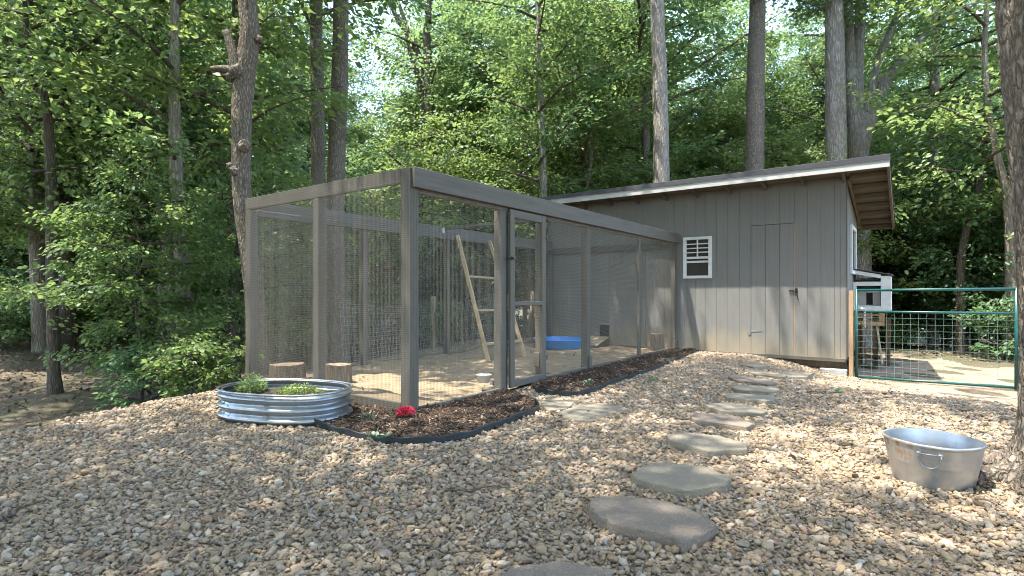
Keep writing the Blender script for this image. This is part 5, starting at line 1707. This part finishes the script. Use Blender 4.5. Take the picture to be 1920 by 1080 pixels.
left_open = lambda x, y, c, d: not (c < -.30 * d and d < 13.0) and not (c < -.40 * d and d < 15.5)
open_dirt = lambda x, y, c, d: not (c < -.42 * d and d < 11.5)
mids = ['mid%d' % i for i in range(6)]; talls = ['tall%d' % i for i in range(4)]; unders = ['under%d' % i for i in range(4)]; shrubs = ['shrub%d' % i for i in range(3)]
fill(46, 9.5, 19, unders, 'sapling', 1.1, .8, 1.25, cond=left_open)
fill(42, 12, 25, mids, 'tree', 1.7, .75, 1.15, cond=lambda x, y, c, d: open_dirt(x, y, c, d) and not (c < -.55 * d and rg.random() < .5))
fill(12, 10.5, 16, ['under3', 'under0'], 'sapling', .9, .8, 1.2, cond=lambda x, y, c, d: -.38 * d < c < .1 * d)
fill(8, 14, 20, ['under3', 'under0'], 'sapling', .9, .9, 1.3, cond=lambda x, y, c, d: c > .62 * d)
fill(9, 17, 26, mids, 'tree', 1.5, .9, 1.2, cond=lambda x, y, c, d: .2 * d < c < .62 * d)
fill(10, 15.2, 21, ['under3', 'under0'], 'sapling', 1.0, .8, 1.2, cond=lambda x, y, c, d: .6 * d < c < 1.0 * d)
fill(12, 16, 32, talls, 'canopy', 2.2, .8, 1.15)
fill(16, 11.2, 15.5, shrubs, 'shrub', .6, .5, .95, cond=lambda x, y, c, d: -1.0 * d < c < -.45 * d)
fill(46, 9, 19, shrubs, 'shrub', .5, .6, 1.4, cond=left_open)
ANCH = [(-1.2, 'beyond the left picture edge'), (-.86, 'at the far left edge of the picture'), (-.72, 'in line with the slender dark trunk on the dirt'), (-.55, 'left of the pale barked trunk'), (-.42, 'in line with the left corner of the run'),
        (-.30, 'in line with the two dark straight trunks'), (-.16, 'in line with the front corner post of the run'), (-.04, 'in line with the roost ladder'), (.08, 'in line with the run door'), (.20, 'behind the left half of the coop'),
        (.34, 'in line with the coop window'), (.48, 'in line with the coop door'), (.60, 'behind the right roof end of the coop'), (.72, 'beyond the nest box'), (.82, 'beyond the middle of the gate'), (.92, 'beyond the latch end of the gate'), (1.2, 'beyond the right picture edge')]
ORD = ['nearest', 'second nearest', 'third nearest', 'fourth nearest', 'fifth nearest', 'sixth nearest', 'seventh nearest', 'eighth nearest', 'ninth nearest', 'tenth nearest', 'eleventh nearest', 'twelfth nearest', 'thirteenth nearest', 'fourteenth nearest', 'fifteenth nearest', 'sixteenth nearest', 'seventeenth nearest'] + ['farthest'] * 9
KIND = {'sapling': ('sapling', 'leafy sapling', 'sapling', 'saplings in the woods'), 'tree': ('woodland_tree', 'mid-height leafy tree', 'tree', 'mid-height trees in the woods'),
        'canopy': ('canopy_tree', 'tall canopy tree', 'tree', 'tall trees in the woods'), 'shrub': ('shrub', 'low leafy shrub', 'shrub', 'shrubs at the woodland edge')}
seen = {}
for kind, b_, d, key, x, y, rz, s, sz in sorted(RECS, key=lambda t: t[2]):
    a = min(range(len(ANCH)), key=lambda i: abs(ANCH[i][0] - b_))
    k = seen.get((kind, a), 0); seen[(kind, a)] = k + 1
    nm, what, cat, grp = KIND[kind]
    put(nm, key, x, y, '%s %s %s' % (ORD[k], what, ANCH[a][1]), cat, grp, rz, s, sz)
# the far wood, one mass of trees
RECS = []
fill(56, 24, 54, mids, 'far', 2.0, .6, 1.0)
fill(7, 30, 54, talls, 'far', 2.4, .7, .9)
fill(40, 19, 42, unders, 'far', 1.4, 1.0, 1.7)
fk = sorted(set(r[3] for r in RECS))
srcs = []
for k in fk:
    me_t, me_c, _ = VAR[k]
    srcs.append((me_t, me_c))
def far(nm, which, label):
    cl = source(nm + '_source', [s_[which] for s_ in srcs])
    scatter(nm, [(r[4], r[5], g1(r[4], r[5])) for r in RECS], [(0, 0, r[6]) for r in RECS], [(r[7], r[7], r[8]) for r in RECS], [fk.index(r[3]) for r in RECS], cl, label)
far('far_wood_foliage', 1, 'dense green foliage of the far wood')
far('far_wood_trunks', 0, 'trunks and boughs of the far wood')

# singled-out greenery close to the run
def spot(name, key, x, y, label, cat, rz, s, sz=None, dz=0): return put(name, key, x, y, label, cat, None, rz, s, sz, dz)
spot('sapling', 'under3', -4.9, -.45, 'bright layered sapling overhanging the gravel edge left of the run', 'sapling', 1.0, .52, .55)  # lighter leaf colour stands in for sunlight on this shaded sapling
spot('sapling', 'under0', -5.4, 1.2, 'broad-leaved sapling beside the pale barked trunk', 'sapling', 2.4, .6, .9)
spot('shrub', 'shrub1', -3.55, -.35, 'low bright shrub at the left corner post of the run', 'shrub', .4, .62)
spot('shrub', 'shrub2', -4.3, -.55, 'low dark shrub at the gravel edge left of the run corner', 'shrub', 2.0, .6)
spot('shrub', 'shrub0', -4.35, 4.95, 'vine-like shrub climbing the round fence post behind the run', 'shrub', 1.0, .55, .95)
spot('shrub', 'shrub1', -4.5, 7.1, 'small shrub by the wire fence behind the ladder', 'shrub', 3.0, .5, .7)
# plants in the raised bed and small weeds
def tuft(name, x, y, z, r_, h, n, mat, label, seed, leaf=.02, cat='plant'):
    rg2 = np.random.default_rng(seed)
    a = rg2.uniform(0, 6.283, n); rr = r_ * np.sqrt(rg2.random(n))
    P_ = np.stack([rr * np.cos(a), rr * np.sin(a), h * rg2.random(n) * (1 - .6 * (rr / r_) ** 2)], 1)
    A = norm(np.stack([np.cos(a) + rg2.normal(0, .6, n), np.sin(a) + rg2.normal(0, .6, n), rg2.uniform(.1, 1.1, n)], 1))
    Nn = rg2.normal(0, .5, (n, 3)) + np.array([0, 0, 1.]); Nn = norm(Nn - A * (Nn * A).sum(1, keepdims=True))
    V, F = ovals(P_, A, Nn, leaf * rg2.uniform(.7, 1.3, n), leaf * .5 * rg2.uniform(.7, 1.3, n))
    e = thing(name, (x, y, z), label, cat)
    me = np_mesh('leaves', V, F); me.materials.append(M[mat]); link('leaves', me, None, e)
    b = MB()
    for k in range(0, n, max(1, n // 14)):
        b.tube([(x, y, z), (x + P_[k, 0], y + P_[k, 1], z + P_[k, 2])], .002, 4)
    b.build('stems', M['leaf_d'], e)
    return e
tuft('sedum_plant', -.80, -.62, HP - .12, .20, .13, 900, 'sedum', 'yellow-green sedum mound in the middle of the raised bed', 3, .022)
tuft('garden_plant', -1.33, -.78, HP - .12, .13, .20, 420, 'leaf_y', 'feathery green plant at the left end of the raised bed', 4, .035)
tuft('garden_plant', -1.05, -.55, HP - .12, .08, .08, 120, 'leaf', 'tiny green seedling tuft behind the sedum in the raised bed', 5, .025)
for i, (x, y, m_, lb) in enumerate(((.62, 2.3, 'silver_leaf', 'small silvery weed in the mulch strip nearest the run door'), (.60, 4.9, 'silver_leaf', 'small silvery weed at the coop end of the mulch strip'),
        (-.05, -.42, 'silver_leaf', 'single pale leaf sprig on the mulch left of the red flower'), (.52, -.80, 'silver_leaf', 'grey-green leaf resting against the curved edging'),
        (1.10, 3.2, 'leaf', 'small green sprig on the gravel beside the mulch strip'), (3.05, 3.7, 'leaf_d', 'dark twiggy weed on the gravel right of the stepping stones'))):
    tuft('weed', x, y, g1(x, y) + (.06 if i < 4 else .02), .07, .05, 14, m_, lb, 20 + i, .055, 'weed')
# dead sticks lying about
def stick(x, y, a, L, r_, label, z=.035):
    d = Vector((math.cos(a), math.sin(a), 0)); p = Vector((-d.y, d.x, 0))
    b = MB()
    pts = [Vector((x, y, g1(x, y) + z)) + d * L * (k / 5 - .5) + p * .06 * L * math.sin(k * 1.9 + a) + Vector((0, 0, .006 * math.sin(k * 2.3))) for k in range(6)]
    b.tube(pts, [r_, r_ * .95, r_ * .8, r_ * .7, r_ * .5, r_ * .25], 6)
    b.tube([pts[2], pts[2] + (d * .5 + p * .7) * L * .22 + Vector((0, 0, .012))], [r_ * .5, r_ * .2], 5)
    o = b.build('stick', M['bark_dark'], None, smooth=True)
    tag(o, label, 'stick')
stick(.05, -2.75, 2.2, .34, .011, 'dark dead branch lying on the gravel at the far left')
stick(1.75, -1.12, .9, .36, .006, 'thin dark stick on the gravel left of the biggest stepping stone')
stick(2.42, -.62, -.4, .20, .006, 'short twig lying before the sunlit stepping stone')
stick(3.0, 3.55, .5, .45, .007, 'forked dry twig on the gravel right of the path stones')
stick(2.15, -1.75, .4, .40, .004, 'thin pale-shadowed twig beside the nearest stone')
stick(3.6, 1.6, 1.2, .30, .005, 'small twig on the gravel behind the tub')
